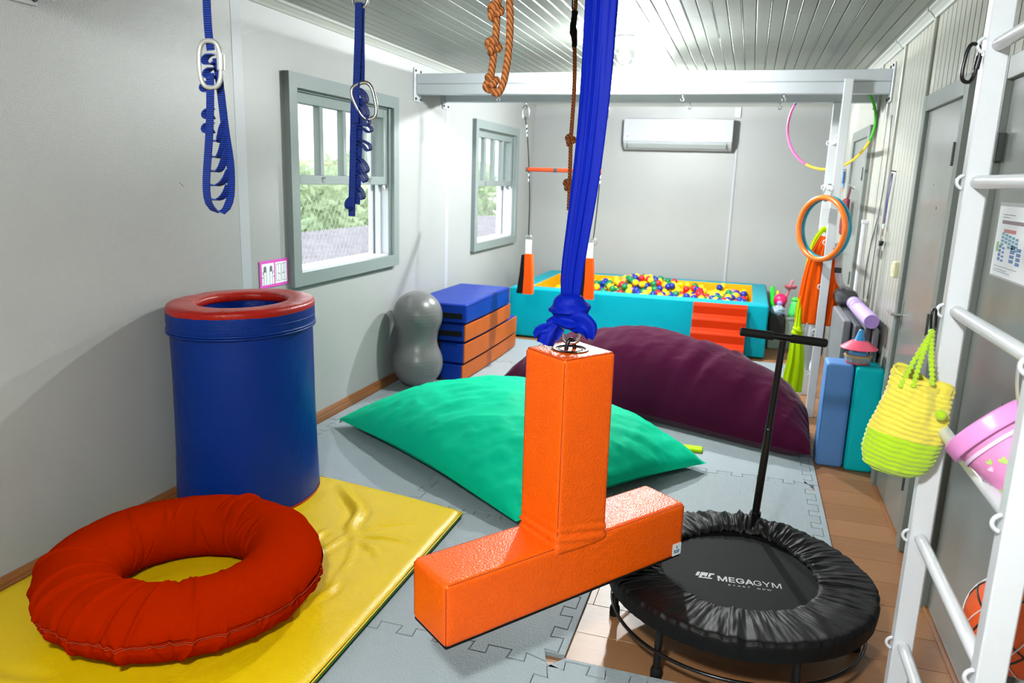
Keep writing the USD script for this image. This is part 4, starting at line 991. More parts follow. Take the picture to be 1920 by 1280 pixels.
def text_on(tx, h, o, ex, ey, mat, par, nm, bold=False, d=.0006):
    return part(par, nm, onto(meshkit.text_mesh(tx, h, d, bold), o, ex, ey), mat, False)

# green-yellow cord bag on the near ladder
m_bagy = weave('yellow_plush', (228, 214, 84), (216, 200, 66), 500, .0003, .8, .15, .5)
m_bagg = weave('lime_plush', (176, 212, 36), (160, 198, 22), 500, .0003, .8, .15, .5)
def cord_bag():
    cx, cy = .437, 2.03; zt, zb, zm = 1.098, .842, .945
    t = thing('cord_bag', 'yellow and lime ribbed plush bag hanging on the near ladder', 'bag', (cx, cy, zb))
    n = 120; a = np.arange(n + 1) * 2 * PI / n
    def shell(zs, mat, nm, ribs=True):
        A, Z = np.meshgrid(a, zs, indexing='ij')
        f = (Z - zb) / (zt - zb)
        w = np.interp(f, [0, .06, .2, .4, .7, .9, 1], [.045, .070, .083, .084, .076, .068, .066]); d = np.interp(f, [0, .06, .2, .5, 1], [.018, .034, .044, .042, .028])
        zz = Z - .013 * np.cos(A) * f * 1.1 - .012 * (f > .95) * np.sin(A * 2) - .008 * np.cos(A)
        rib = .0035 * np.abs(np.sin((Z + .006 * np.cos(A * 1.0 + 1) + .004 * fbm(np.stack([np.cos(A) * 3, np.sin(A) * 3, Z * 10], -1), 2)) * PI / .0125)) if ribs else 0
        pu = .020 * (fbm(np.stack([np.cos(A) * 2.2, np.sin(A) * 2.2, Z * 12], -1), 3, 4) - .5) * (.4 + f) - .008 * f * np.exp(-((np.angle(np.exp(1j * (A + 1.0)))) / .25) ** 2)
        x = cx + (w + rib + pu) * np.cos(A) - .004 + .046 * (f - .5); y = cy + (d + rib + pu) * np.sin(A)
        m = grid(np.stack([x, y, zz], -1)); m.merge_vertices(digits_vertex=6); return part(t, nm, m, mat, True)
    shell(np.linspace(zm, zt, 90), m_bagy, 'upper_body'); shell(np.linspace(zb, zm, 60), m_bagg, 'lower_body')
    part(t, 'bottom', lathe([(0, 0), (.047, 0)], n, (cx - .015, cy, zb + .002), 1, .42), m_bagg, True)
    part(t, 'inside', lathe([(.001, 0), (.055, .0), (.062, .03)], n, (cx + .007, cy, zt - .05), 1, .42), m_bagy, True)
    b = ball((cx + .055, cy - .046, 1.02), .0135, 3); part(t, 'button', b, m_bagg, True, label='round lime button')
    hook = np.array([.464, 2.078, 1.218])
    for x, dy, s in ((-.038, -.028, .03), (-.012, -.034, .02), (.040, .010, .0), (.030, -.030, .014)):
        p0 = np.array([cx + x, cy + dy, zt - .012 + x * .2]); q = spline([p0, (p0 + hook) / 2 + np.array([-.006 + s * .2, -.008, .004]), hook + np.array([-.002 + s * .1, -.012 + x * .1, -.004])], 26)
        bb = []
        for i, c in enumerate(q):
            if i % 2 == 0: m = trimesh.creation.icosphere(1, .0072); m.apply_scale([1.05, 1.05, .8]); m.apply_translation(c); bb.append(m)
        part(t, 'strap', cat(bb + [tube(q, .005, 6)]), m_bagg, True)
cord_bag()
carabiner((.466, 2.077, 1.236), .058, .024, .0032, .9, m_dsteel, label='dark snap hook holding the plush bag strap', gate=False, tilt=-.2)
carabiner((.462, 2.080, 1.845), .085, .036, .0045, .5, m_dsteel, label='shiny grey karabiner on the near ladder top eyelet', tilt=.12)

# pink bucket held by a clear strap on the near ladder
m_pink = M('pink_plastic', (222, 142, 206), .28, .5)
m_pinkp = M('pink_print', (214, 132, 186), .3, .5, mottle=(30, (228, 150, 200), .7))
m_clear = M('clear_plastic', (225, 225, 228), .2, .5, trans=.55)
def bucket():
    c = np.array([.556, 1.635, 1.036]); t = thing('toy_bucket', 'tilted pink toy bucket with hearts on the near ladder rung', 'bucket', tuple(c))
    az = np.array([-.60, .49, .63]); az /= np.linalg.norm(az); ax_ = np.cross([0, 0, 1.], az); ax_ /= np.linalg.norm(ax_); R3 = np.stack([ax_, np.cross(az, ax_), az], 1)
    def pl(m):
        m = m.copy(); m.vertices = m.vertices * 1.02 @ R3.T + c; return m
    k = 64
    body = lathe([(.052, -.085), (.058, -.085), (.080, .062), (.076, .062), (.055, -.080), (0, -.080)], k)
    part(t, 'body', pl(body), m_pinkp, 40)
    part(t, 'band', pl(lathe([(.0795, .040), (.0808, .040), (.0818, .047), (.0805, .047)], k, close=True)), M('pale_pink', (222, 200, 226), .3), 40)
    part(t, 'rim', pl(lathe([(.078, .060), (.090, .058), (.092, .064), (.092, .088), (.088, .092), (.080, .092), (.078, .088)], k, close=True)), m_pink, 40)
    hp = np.array([(0, 0), (-.5, .55), (-.62, .8), (-.45, 1.0), (-.2, 1.0), (0, .8), (.2, 1.0), (.45, 1.0), (.62, .8), (.5, .55)])
    hearts = {'heart_green': (176, 208, 110), 'heart_pale': (236, 206, 232)}
    for nm, col in hearts.items():
        ms = []
        r_ = np.random.default_rng(len(nm))
        for j in range(34):
            a0 = r_.uniform(0, 2 * PI); z0 = r_.uniform(-.075, .02); s = r_.uniform(.007, .017)
            h = ext(Polygon(hp * s), .0006); v = h.vertices; R = .0585 + (z0 + v[:, 1] + .085) * .150 + .0004 + v[:, 2]
            h.vertices = np.stack([R * np.cos(a0 + v[:, 0] / .07), R * np.sin(a0 + v[:, 0] / .07), z0 + v[:, 1]], 1); ms.append(h)
        part(t, 'hearts', pl(cat(ms)), M(nm, col, .3), False, kind='stuff')
    st = spline([(.512, 1.58, 1.281), (.503, 1.57, 1.24), (.512, 1.575, 1.18), (.535, 1.60, 1.13), (.56, 1.62, 1.10)], 30)
    part(t, 'hanging_strap', cat(ribbon(st, .012, .002, (0, 1, .0)), ribbon(spline([(.512, 1.58, 1.281), (.528, 1.58, 1.276), (.545, 1.59, 1.22), (.575, 1.62, 1.11)], 30), .012, .002, (0, 1, 0))), m_clear, 40)
bucket()

# basketball in a net
def basketball():
    c = np.array([.672, 1.80, .600]); r = .112
    t = thing('basketball', 'orange basketball in a white net behind the near ladder', 'ball', tuple(c - [0, 0, r]))
    part(t, 'shell', ball(c, r, 5), M('basketball_rubber', (216, 84, 30), .55, .4, bump=(320, .0012, 1)), True)
    a = np.linspace(0, 2 * PI, 72, endpoint=False); z0 = np.zeros(72)
    for cu in (np.stack([np.cos(a), np.sin(a), z0], 1), np.stack([np.cos(a), z0, np.sin(a)], 1)):
        part(t, 'seam', tube(move(trimesh.Trimesh(cu * r * .999, [[0, 1, 2]], process=False), c, rx=.5, rz=.6, ry=.35).vertices, .0026, 6, True), m_blackp, True)
    for s in (1, -1):
        q = np.stack([s * (.62 - .28 * np.cos(2 * a) * 0 + .0 * a), np.cos(a), np.sin(a)], 1); q[:, 0] = s * (.45 + .28 * np.cos(a) ** 2); q[:, 1:] *= .9; q /= np.linalg.norm(q, axis=1, keepdims=True)
        part(t, 'seam', tube(move(trimesh.Trimesh(q * r * .999, [[0, 1, 2]], process=False), c, rx=.5, rz=.6, ry=.35).vertices, .0026, 6, True), m_blackp, True)
    cords = []
    for k in range(6):
        for sg in (1, -1):
            th = np.linspace(.15, PI - .1, 30); ph = k * PI / 3 + sg * th * .55
            cords.append(tube(c + (r + .0022) * np.stack([np.sin(th) * np.cos(ph), np.sin(th) * np.sin(ph), np.cos(th)], 1), .0014, 5))
    top = np.array([.545, 1.76, .956])
    for k in range(4):
        ph = k * PI / 2; p = c + (r + .002) * np.array([.15 * math.cos(ph), .15 * math.sin(ph), .985]); cords.append(tube([p, (p + top) / 2 + np.array([.0, 0, .004]), top], .0014, 5))
    part(t, 'net', cat(cords), m_white, True, kind='stuff')
basketball()

# orange and teal rings
def pring(c, R, r, yaw, lean, mat, label):
    a = np.linspace(0, 2 * PI, 90, endpoint=False)
    m = tube(np.stack([R * np.cos(a), 0 * a, R * np.sin(a)], 1), r, 14, True)
    single('hoop_ring', move(move(m, rx=lean), c, rz=yaw), mat, label, 'ring', True, group='plastic rings on the far ladder', loc=c)
pring((.452, 5.22, 1.297), .196, .0165, -.88, 0, M('ring_orange', (236, 112, 26), .28), 'orange plastic ring in front, hung on the far ladder')
pring((.478, 5.255, 1.297), .194, .0165, -.86, .0, M('ring_teal', (0, 136, 160), .28), 'teal plastic ring just behind the orange one')
carabiner((.468, 5.245, 1.522), .105, .045, .0045, -.2, label='steel karabiner holding the two plastic rings', tilt=.25)

# hula hoop over the far beam
def hula():
    c, R, r = np.array([.497, 6.003, 1.998]), .315, .009; yaw = -.503
    t = thing('hula_hoop', 'pink, yellow, green and blue segmented hula hoop over the far beam', 'hoop', (c[0], c[1], c[2] - R))
    for nm, col, a0, a1 in (('pink_segment', (236, 92, 168), 152, 243), ('yellow_segment', (244, 204, 20), 243, 338), ('green_segment', (70, 196, 30), 338, 430), ('blue_segment', (24, 108, 180), 70, 152)):
        a = np.radians(np.linspace(a0, a1, 40)); x = R * np.cos(a)
        part(t, nm, tube(np.stack([c[0] + x * math.cos(yaw), c[1] + x * math.sin(yaw), c[2] + R * np.sin(a)], 1), r, 12), M('hoop_' + nm, col, .35), True, label=nm.replace('_', ' '))
hula()

# hanging fabrics on the far ladder
def hang(name, label, path, wid, dep, mat, seed, k=64, folds=7):
    t = thing(name, label, 'fabric', tuple(path[-1])); n = 70
    p = spline(path, n); f = np.linspace(0, 1, n); a = np.arange(k) * 2 * PI / k; S = []
    for i in range(n):
        w = np.interp(f[i], np.linspace(0, 1, len(wid)), wid) / 2; d = np.interp(f[i], np.linspace(0, 1, len(dep)), dep) / 2
        l = 1 + .22 * np.cos(folds * a + seed + 1.3 * f[i]) + .12 * np.cos((folds + 4) * a - seed - f[i])
        S.append(np.stack([d * l * np.sin(a), w * (1 + .08 * np.cos(5 * a + seed)) * np.cos(a) * (.9 + .1 * l)], 1))
    return t, part(t, 'drape', sweep(p, np.array(S), up=(0, 1, 0)), mat, True)
t, d = hang('hanging_cloth', 'lime green fabric knotted and hanging on the far ladder', [(.484, 5.50, 1.272), (.455, 5.50, 1.22), (.425, 5.49, 1.05), (.398, 5.46, .80), (.393, 5.43, .60), (.395, 5.42, .545), (.40, 5.41, .46), (.400, 5.41, .30), (.394, 5.41, .165)], [.03, .036, .038, .038, .042, .035, .075, .10, .125, .135], [.03, .035, .035, .035, .03, .03, .05, .06, .07, .07], m_lime, 1)
b = trimesh.creation.icosphere(3, .034); b.vertices *= [1, 1, 1.05]; b = displaced(b, lambda v: .006 * np.sin(v[:, 2] * 160 + v[:, 0] * 90)); b.apply_translation((.394, 5.42, .585)); part(t, 'knot', b, m_lime, True)
part(t, 'loop', tube(spline([(.478, 5.50, 1.262), (.49, 5.505, 1.283), (.515, 5.51, 1.27), (.525, 5.515, 1.18), (.525, 5.515, 1.05)], 24), .016, 10), m_lime, True)
t, d = hang('hanging_cloth', 'orange fabric hanging over the far ladder rung', [(.500, 5.425, 1.235), (.482, 5.43, 1.16), (.470, 5.44, 1.02), (.466, 5.45, .85), (.466, 5.46, .64)], [.05, .09, .125, .145, .16, .175, .175], [.04, .05, .05, .05, .05], m_orfab, 4, folds=9)
part(t, 'back_fold', sweep(spline([(.575, 5.46, 1.16), (.585, 5.47, 1.0), (.59, 5.48, .80), (.585, 5.48, .63)], 40), np.array([np.stack([.022 * (1 + .2 * np.cos(5 * q)) * np.sin(q), w * np.cos(q)], 1) for w in np.interp(np.linspace(0, 1, 40), [0, .6, 1], [.02, .045, .04]) for q in [np.arange(40) * 2 * PI / 40]]), up=(0, 1, 0)), m_orfab, True)
t2, d = hang('hanging_cloth', 'white fabric with print below the orange one on the far ladder', [(.475, 5.455, .645), (.472, 5.46, .52), (.478, 5.462, .40), (.49, 5.465, .31)], [.10, .105, .085, .05, .02], [.03, .035, .03, .02], m_white, 2)
# clear strap with a black clip
t = thing('clear_strap', 'clear plastic strap with black clip hanging right of the orange fabric', 'strap', (.64, 5.5, .83))
sp = spline([(.575, 5.38, 1.20), (.588, 5.385, 1.10), (.603, 5.39, .98), (.624, 5.395, .93), (.645, 5.40, .905)], 40)
part(t, 'band', cat(ribbon(sp, .030, .003, (1, 0, .2)), ribbon(sp + np.array([.03, .04, -.01]), .012, .002, (1, 0, .2))), m_clear, 40)
part(t, 'clip', bx(.578, .622, 5.375, 5.40, 1.005, 1.04, .004), m_blackp, False)

# ================================================================== STRAPS AND ROPES FROM THE NEAR BEAMS
def eye_hook(x, y, z, label, cat_='hook', grp=None):
    """screw eye in the underside of a beam; z is the beam's underside"""
    a = np.linspace(0, 1.6 * PI, 22)
    m = cat(rod((x, y, z + .001), (x, y, z - .022), .0042, 8), tube(np.stack([x + .011 * np.sin(a), np.full(22, y), z - .033 + .011 * np.cos(a)], 1), .0038, 8), move(trimesh.creation.cylinder(.009, .004, sections=6), (x, y, z - .003)))
    return single('beam_hook', m, m_steel, label, cat_, True, grp, loc=(x, y, z))
BZ = 2.142
HK = [(-1.82, 5.44, 'steel hook under the front beam behind the brown rope'), (-.50, 5.44, 'steel hook under the front beam above the air conditioner'), (.153, 5.44, 'steel hook under the front beam left of the hoop'),
      (-.493, 5.995, 'steel hook under the rear beam above the air conditioner'), (.148, 5.995, 'steel hook under the rear beam left of the hoop'), (-1.773, 5.995, 'steel hook at the left trapeze rope'), (-1.13, 5.995, 'steel hook at the right trapeze rope'),
      (-1.214, 1.53, 'steel hook above the blue strap nearest the left wall'), (-1.161, 2.15, 'steel hook above the blue strap by the window'), (-.425, 2.15, 'steel hook above the royal blue sling'), (-.71, 2.15, 'steel hook above the knotted brown rope')]
for x, y, lb in HK: eye_hook(x, y, BZ, lb)

def strap_one():
    t = thing('webbing_strap', 'blue looped webbing strap hanging near the left wall, ending in a big loop', 'strap', (-1.235, 1.55, 1.447))
    y = 1.545; W = .0225; wd = (1, -.15, 0)
    P = lambda pts: spline([(x, y + dy, z) for x, dy, z in pts], 50)
    part(t, 'upper_band', ribbon(P([(-1.214, -.012, 2.105), (-1.214, -.012, 1.95), (-1.213, -.012, 1.84), (-1.212, -.010, 1.815)]), W, .003, wd), m_web, 40)
    part(t, 'front_band', ribbon(P([(-1.214, -.014, 1.765), (-1.216, -.016, 1.70), (-1.226, -.014, 1.62), (-1.238, -.012, 1.55), (-1.244, -.01, 1.49), (-1.238, .0, 1.456), (-1.222, .01, 1.448), (-1.206, .014, 1.462), (-1.194, .016, 1.51), (-1.193, .016, 1.56), (-1.200, .014, 1.63), (-1.205, .012, 1.70), (-1.206, .006, 1.76), (-1.207, .002, 1.80)]), W, .003, wd), m_web, 40)
    for i, (xa, za, xb, zb) in enumerate([(-1.225, .0, 0, 0)] * 0 + [(-1.224, 1.615, -1.200, 1.645), (-1.230, 1.578, -1.197, 1.612), (-1.236, 1.545, -1.196, 1.580), (-1.240, 1.512, -1.196, 1.532), (-1.240, 1.478, -1.199, 1.497)]):
        part(t, 'step', ribbon(spline([(xa, y - .004, za), ((xa + xb) / 2 - .004, y + .002, za + .0), (xb - .006, y + .008, zb - .004), (xb, y + .014, zb + .014)], 20), W * .9, .003, (.25, 1, 0)), m_web, 40)
    for x, z, s in ((-1.221, 1.795, -1), (-1.219, 1.765, -1), (-1.230, 1.735, -1.1), (-1.228, 1.675, -.8), (-1.231, 1.643, -.9)):
        part(t, 'small_loop', ribbon(spline([(x + .012, y - .004, z + .012), (x - .004, y - .01, z + .006), (x - .008, y - .012, z - .004), (x + .002, y - .008, z - .009), (x + .012, y - .002, z - .006)], 20), W * .8, .0028, (.35, 1, .1)), m_web, 40)
strap_one()
carabiner((-1.212, 1.530, 1.784), .102, .054, .0056, .12, M('satin_steel', (190, 192, 188), .38, .5, .65), label='oval steel karabiner with red mark on the left blue strap', pear=-.0)
t = thing('gate_mark', 'red band on the karabiner gate of the left blue strap', 'mark', (-1.181, 1.548, 1.79)) if False else None
def strap_two():
    t = thing('webbing_strap', 'blue webbing daisy chain strap hanging in front of the near window', 'strap', (-1.19, 2.15, 1.417))
    y = 2.15; W = .0235; wd = (1, -.1, 0)
    S = lambda pts, n=40: spline([(x, y + dy, z) for x, dy, z in pts], n)
    part(t, 'upper_band', ribbon(S([(-1.161, -.008, 2.045), (-1.163, -.01, 1.95), (-1.168, -.010, 1.86), (-1.174, -.010, 1.74), (-1.176, -.010, 1.70)]), W, .003, wd), m_web, 40)
    part(t, 'upper_back', ribbon(S([(-1.157, .006, 2.045), (-1.160, .006, 1.95), (-1.160, .006, 1.86), (-1.160, .004, 1.82)]), W * .8, .003, wd), m_web, 40)
    part(t, 'lower_band', ribbon(S([(-1.182, -.004, 1.765), (-1.186, -.004, 1.68), (-1.190, -.004, 1.56), (-1.194, -.004, 1.48), (-1.196, -.004, 1.417)]), W, .003, wd), m_web, 40)
    part(t, 'lower_back', ribbon(S([(-1.168, .004, 1.775), (-1.172, .004, 1.65), (-1.178, .004, 1.53), (-1.184, .006, 1.455)]), W, .003, wd), m_web, 40)
    part(t, 'fold', ribbon(S([(-1.196, .0, 1.47), (-1.204, -.008, 1.46), (-1.203, -.012, 1.447), (-1.190, -.012, 1.442)], 16), W, .003, (.8, 1, 0)), m_web, 40)
    for z, ln, dr in ((1.795, .026, .02), (1.760, .030, .026), (1.728, .036, .020), (1.690, .046, .002), (1.645, .044, .012), (1.592, .036, .026), (1.556, .034, .018), (1.505, .026, .020)):
        x = -1.166 - (1.8 - z) * .05
        part(t, 'small_loop', ribbon(S([(x, .0, z + .008), (x + ln * .6, .0, z + .005 - dr * .4), (x + ln * .95, .0, z - .001 - dr * .8), (x + ln, .0, z - .008 - dr), (x + ln * .85, .0, z - .014 - dr), (x + ln * .5, .0, z - .008 - dr * .6), (x, .0, z - .001)], 26), W * .85, .0028, (0, 1, .15)), m_web, 40)
strap_two()
carabiner((-1.161, 2.15, 2.073), .080, .048, .0048, .1, label='steel karabiner at the top of the strap by the window', pear=.1, gate=False)
carabiner((-1.146, 2.148, 1.765), .108, .062, .0058, .25, label='pear-shaped steel karabiner on the strap by the window', pear=-.22, tilt=-.35, gate=False)

def overhand(c, s, r, mat, par, yaw, nm='knot'):
    a = np.linspace(0, 2 * PI, 110, endpoint=False)
    P = np.stack([(np.sin(a) + 2 * np.sin(2 * a)) * .36, (-np.sin(3 * a)) * .55, (np.cos(a) - 2 * np.cos(2 * a)) * .40], 1) * s
    m = move(trimesh.Trimesh(P, [[0, 1, 2]], process=False), c, rz=yaw, ry=.4).vertices
    return part(par, nm, tube(m, r, 10, True), mat, True)
def rope_one():
    t = thing('climbing_rope', 'light brown rope loop with three big knots hanging by the ceiling', 'rope', (-.72, 2.15, 1.78)); y = 2.15; r = .0105
    pts = [(-.706, y, 2.115), (-.694, y, 2.04), (-.690, y, 1.97), (-.692, y, 1.90), (-.700, y, 1.84), (-.712, y, 1.80), (-.724, y, 1.787), (-.735, y - .005, 1.795), (-.742, y - .006, 1.82), (-.740, y, 1.86), (-.736, y, 1.90), (-.731, y, 1.95), (-.730, y, 2.0), (-.724, y, 2.06), (-.712, y, 2.115)]
    part(t, 'strand', tube(spline(pts, 160), r, 12), m_rope, True)
    for c, yw in (((-.734, y - .004, 2.008), .3), ((-.737, y - .004, 1.915), .9), ((-.742, y - .004, 1.816), -.3)):
        overhand(c, .0165, .0098, m_rope, t, yw)
rope_one()
def rope_two():
    t = thing('climbing_rope', 'thin dark brown knotted rope with black tape hanging behind the sling', 'rope', (-.765, 3.3, 1.45)); y = 3.3
    pts = [(-.772, y, ZC), (-.772, y, 2.29), (-.776, y, 2.2), (-.769, y, 2.1), (-.763, y, 1.86), (-.766, y, 1.73), (-.764, y, 1.6), (-.762, y, 1.42)]
    part(t, 'strand', tube(spline(pts, 120), .0088, 10), m_ropew, True)
    part(t, 'tape', tube(spline([(-.773, y, 2.245), (-.777, y, 2.21), (-.779, y, 2.175), (-.772, y, 2.14), (-.770, y, 2.10)], 20), np.interp(np.linspace(0, 1, 20), [0, .3, .5, .55, .7, 1], [.0125, .0135, .014, .018, .013, .011]), 10), m_velcro, True, label='black tape')
    part(t, 'cord', rod((-.792, y, ZC), (-.785, y, 2.23), .003, 6), m_velcro, True)
    for z in (1.72, 1.53): overhand((-.768, y - .002, z), .018, .0085, m_ropew, t, .5)
rope_two()
single('ceiling_hook', cat(move(trimesh.creation.cylinder(.02, .004, sections=20), (-.775, 3.3, ZC - .002)), tube(spline([(-.775, 3.3, ZC), (-.775, 3.3, ZC - .03), (-.76, 3.3, ZC - .05), (-.775, 3.3, ZC - .065), (-.79, 3.3, ZC - .05)], 20), .004, 8)), m_steel, 'steel hook in the ceiling holding the dark brown rope', 'hook', True)

# trapeze
def trapeze():
    y = 5.995; t = thing('trapeze_swing', 'trapeze with orange bar and orange stirrups hanging from the rear beam', 'trapeze', (-1.45, y, .6))
    bar = part(t, 'bar', rod((-1.735, y, 1.624), (-1.135, y, 1.624), .016, 14), M('trapeze_red', (222, 76, 34), .4), 40)
    part(bar, 'end_cap', rod((-1.752, y, 1.624), (-1.730, y, 1.624), .017, 14), M('rust_brown', (120, 70, 44), .6), 40)
    part(bar, 'tape_band', rod((-1.522, y, 1.624), (-1.492, y, 1.624), .0168, 14), m_dgreyv, 40)
    m_hb = M('stirrup_orange', (236, 84, 6), .6, .15)
    for k, (xa, xb, xc, xd, zh) in enumerate(((-1.773, -1.728, -1.712, -1.700, 0), (-1.130, -1.142, -1.170, -1.186, -.005))):
        s = part(t, 'rope', tube(spline([(xa, y, 2.035), (xa + (xb - xa) * .3, y, 1.95), (xb, y, 1.63), ((xb + xc) / 2 + .006, y, 1.4), (xc, y, 1.10)], 40), .0042, 7), m_velcro, True, label='black rope')
        [part(s, 'splice', rod((xa + (xb - xa) * f, y, z + .012), (xa + (xb - xa) * f, y, z - .012), .0062, 8), m_white, True) for f, z in ((.25, 1.96), (.33, 1.92), (.4, 1.89), (1.0, 1.58), (1.0, 1.54))]
        part(t, 'ring', tube(move(trimesh.Trimesh(ring2(.026, 24) @ np.array([[1, 0, 0], [0, 0, 1.]]), [[0, 1, 2]], process=False), (xc + .002, y, 1.07)).vertices, .0045, 8, True), m_steel, True)
        part(t, 'tag', bx(xd - .034, xd + .020, y - .012, y - .004, .93, 1.06, .003), m_pwhite, False, label='white printed tag')
        def slab_(x0t, x1t, x0b, x1b, zt, zb, mat, nm, lb):
            q = np.array([(x0t, zt), (x1t, zt), ((x1t + x1b) / 2 + .004, (zt + zb) / 2), (x1b, zb), (x0b, zb), ((x0t + x0b) / 2 + .004, (zt + zb) / 2)])
            m = ext(Polygon(q), .07); v = m.vertices; m.vertices = np.stack([v[:, 0], y - .04 + v[:, 2], v[:, 1]], 1); m.fix_normals(); part(t, nm, m, mat, False, label=lb)
        slab_(xd - .030, xd + .024, xd - .036, xd + .042, .945 + zh, .612 + zh, m_hb, 'stirrup_pad', 'orange stirrup pad')
        slab_(xd - .055, xd - .030, xd - .090, xd - .036, .935 + zh, .615 + zh, m_velcro, 'stirrup_strap', 'black stirrup strap')
trapeze()
for x, lb in ((-1.773, 'steel link at the left top of the trapeze'), (-1.130, 'steel link at the right top of the trapeze')):
    carabiner((x, 5.995, 2.066), .100, .052, .0052, .15, label=lb, gate=False)

# ================================================================== ON THE WALLS
def air_con():
    x0, x1 = -1.395, -.235; t = thing('air_conditioner', 'white split air conditioner on the back wall', 'air conditioner', ((x0 + x1) / 2, YB - .1, 1.905))
    pf = [(0, 1.905), (-.10, 1.905), (-.155, 1.935), (-.195, 1.975), (-.205, 2.02), (-.205, 2.20), (-.195, 2.225), (-.17, 2.235), (0, 2.235)]
    def prof(pts, a, b):
        m = trimesh.creation.extrude_polygon(Polygon(pts).buffer(.004).buffer(-.004), b - a, engine='earcut'); v = m.vertices; m.vertices = np.stack([a + v[:, 2], YB + v[:, 0], v[:, 1]], 1); m.fix_normals(); return m
    wh = M('aircon_white', (178, 181, 186), .2, .35)
    part(t, 'body', prof(pf, x0 + .004, x1 - .004), wh, 25)
    fr = part(t, 'front_panel', cat(bx(x0, x1, YB - .2125, YB - .203, 1.992, 2.228, .003)), wh, False)
    fl_ = part(t, 'louver', move(bx(x0 + .045, x1 - .055, -.005, .005, -.035, .035, .003), (0, YB - .178, 1.948), rx=.85), M('louver_white', (170, 178, 178), .2), False)
    for xx in (x0 + .045, x1 - .055): part(t, 'louver_gap', bx(xx - .003, xx + .003, YB - .20, YB - .14, 1.92, 1.985, .001), m_dgreyv, False)
    st = part(fr, 'energy_sticker', bx(x0 + .03, x0 + .085, YB - .2135, YB - .2122, 2.03, 2.072, .0003), m_pwhite, False)
    for a, b, c, d in ((.033, .058, 2.034, 2.046), (.033, .075, 2.05, 2.054), (.033, .07, 2.057, 2.061), (.068, .080, 2.056, 2.066)):
        part(fr, 'sticker_print', bx(x0 + a, x0 + b, YB - .2142, YB - .2133, c, d), M('sticker_blue', (60, 72, 120), .5), False)
    part(fr, 'badge', cat(*[bx(x0 + .545 + i * .010, x0 + .552 + i * .010, YB - .2135, YB - .2122, 2.016, 2.024) for i in range(5)]), M('badge_grey', (150, 156, 164), .3), False)
    part(fr, 'display_mark', bx(x1 - .16, x1 - .14, YB - .2132, YB - .2122, 2.012, 2.018), M('badge_grey2', (170, 176, 182), .3), False)
air_con()
single('junction_plate', cat(bx(-.235, -.175, YB - .03, YB + .001, 2.262, 2.365, .003), bx(-.215, -.195, YB - .034, YB - .028, 2.30, 2.32, .002)), m_white, 'small white plate with bolt above the air conditioner', 'plate', False)
def card():
    y0, y1, z0, z1 = 3.425, 3.69, .925, 1.072; X = XL + .0035
    t = thing('picture_card', 'magenta card with two line drawings left of the near window', 'picture card', (X, (y0 + y1) / 2, z0))
    F = lambda m: onto(m, (X, y0, z0), (0, 1, 0), (0, 0, 1))
    part(t, 'backing', F(ext(sbox(0, 0, y1 - y0, z1 - z0), .0016)), M('magenta_card', (222, 80, 190), .45), False, label='magenta backing')
    for a, b in ((.018, .128), (.140, .250)):
        part(t, 'drawing_sheet', F(move(ext(sbox(a, .016, b, .132), .0008), (0, 0, .0016))), m_pwhite, False)
    ink = M('grey_ink', (96, 102, 108), .6); L = []
    def line(pts, w=.0011):
        L.append(ext(LineString(pts).buffer(w), .0005))
    for cx, s in ((.046, 1), (.100, -1)):                        # two raised hands
        line([(cx - .012, .018), (cx - .011, .06), (cx - .014, .085), (cx - .006, .105)]); line([(cx + .012, .018), (cx + .011, .06), (cx + .013, .088)])
        for i, dx in enumerate((-.008, -.003, .003, .008)): line([(cx + dx, .088), (cx + dx * 1.15, .112 + .005 * (i in (1, 2)))], .0024)
        line([(cx - s * .012, .070), (cx - s * .021, .088)], .002)
    for x, d in ((.028, -1), (.118, 1)):
        line([(x, .058), (x + d * .008, .058)], .0018); L.append(ext(Polygon([(x + d * .008, .054), (x + d * .014, .058), (x + d * .008, .062)]), .0005))
    for a, b in ((.148, .190), (.200, .243)):
        line([(a, .030), (a, .120), (b, .124), (b, .026), (a, .030)])
        line([((a + b) / 2, .028), ((a + b) / 2, .122)], .0008)
    line([(.165, .07), (.185, .066)], .002); line([(.205, .068), (.225, .07)], .002)
    part(t, 'line_drawing', F(move(cat(L), (0, 0, .0024))), ink, False)
card()
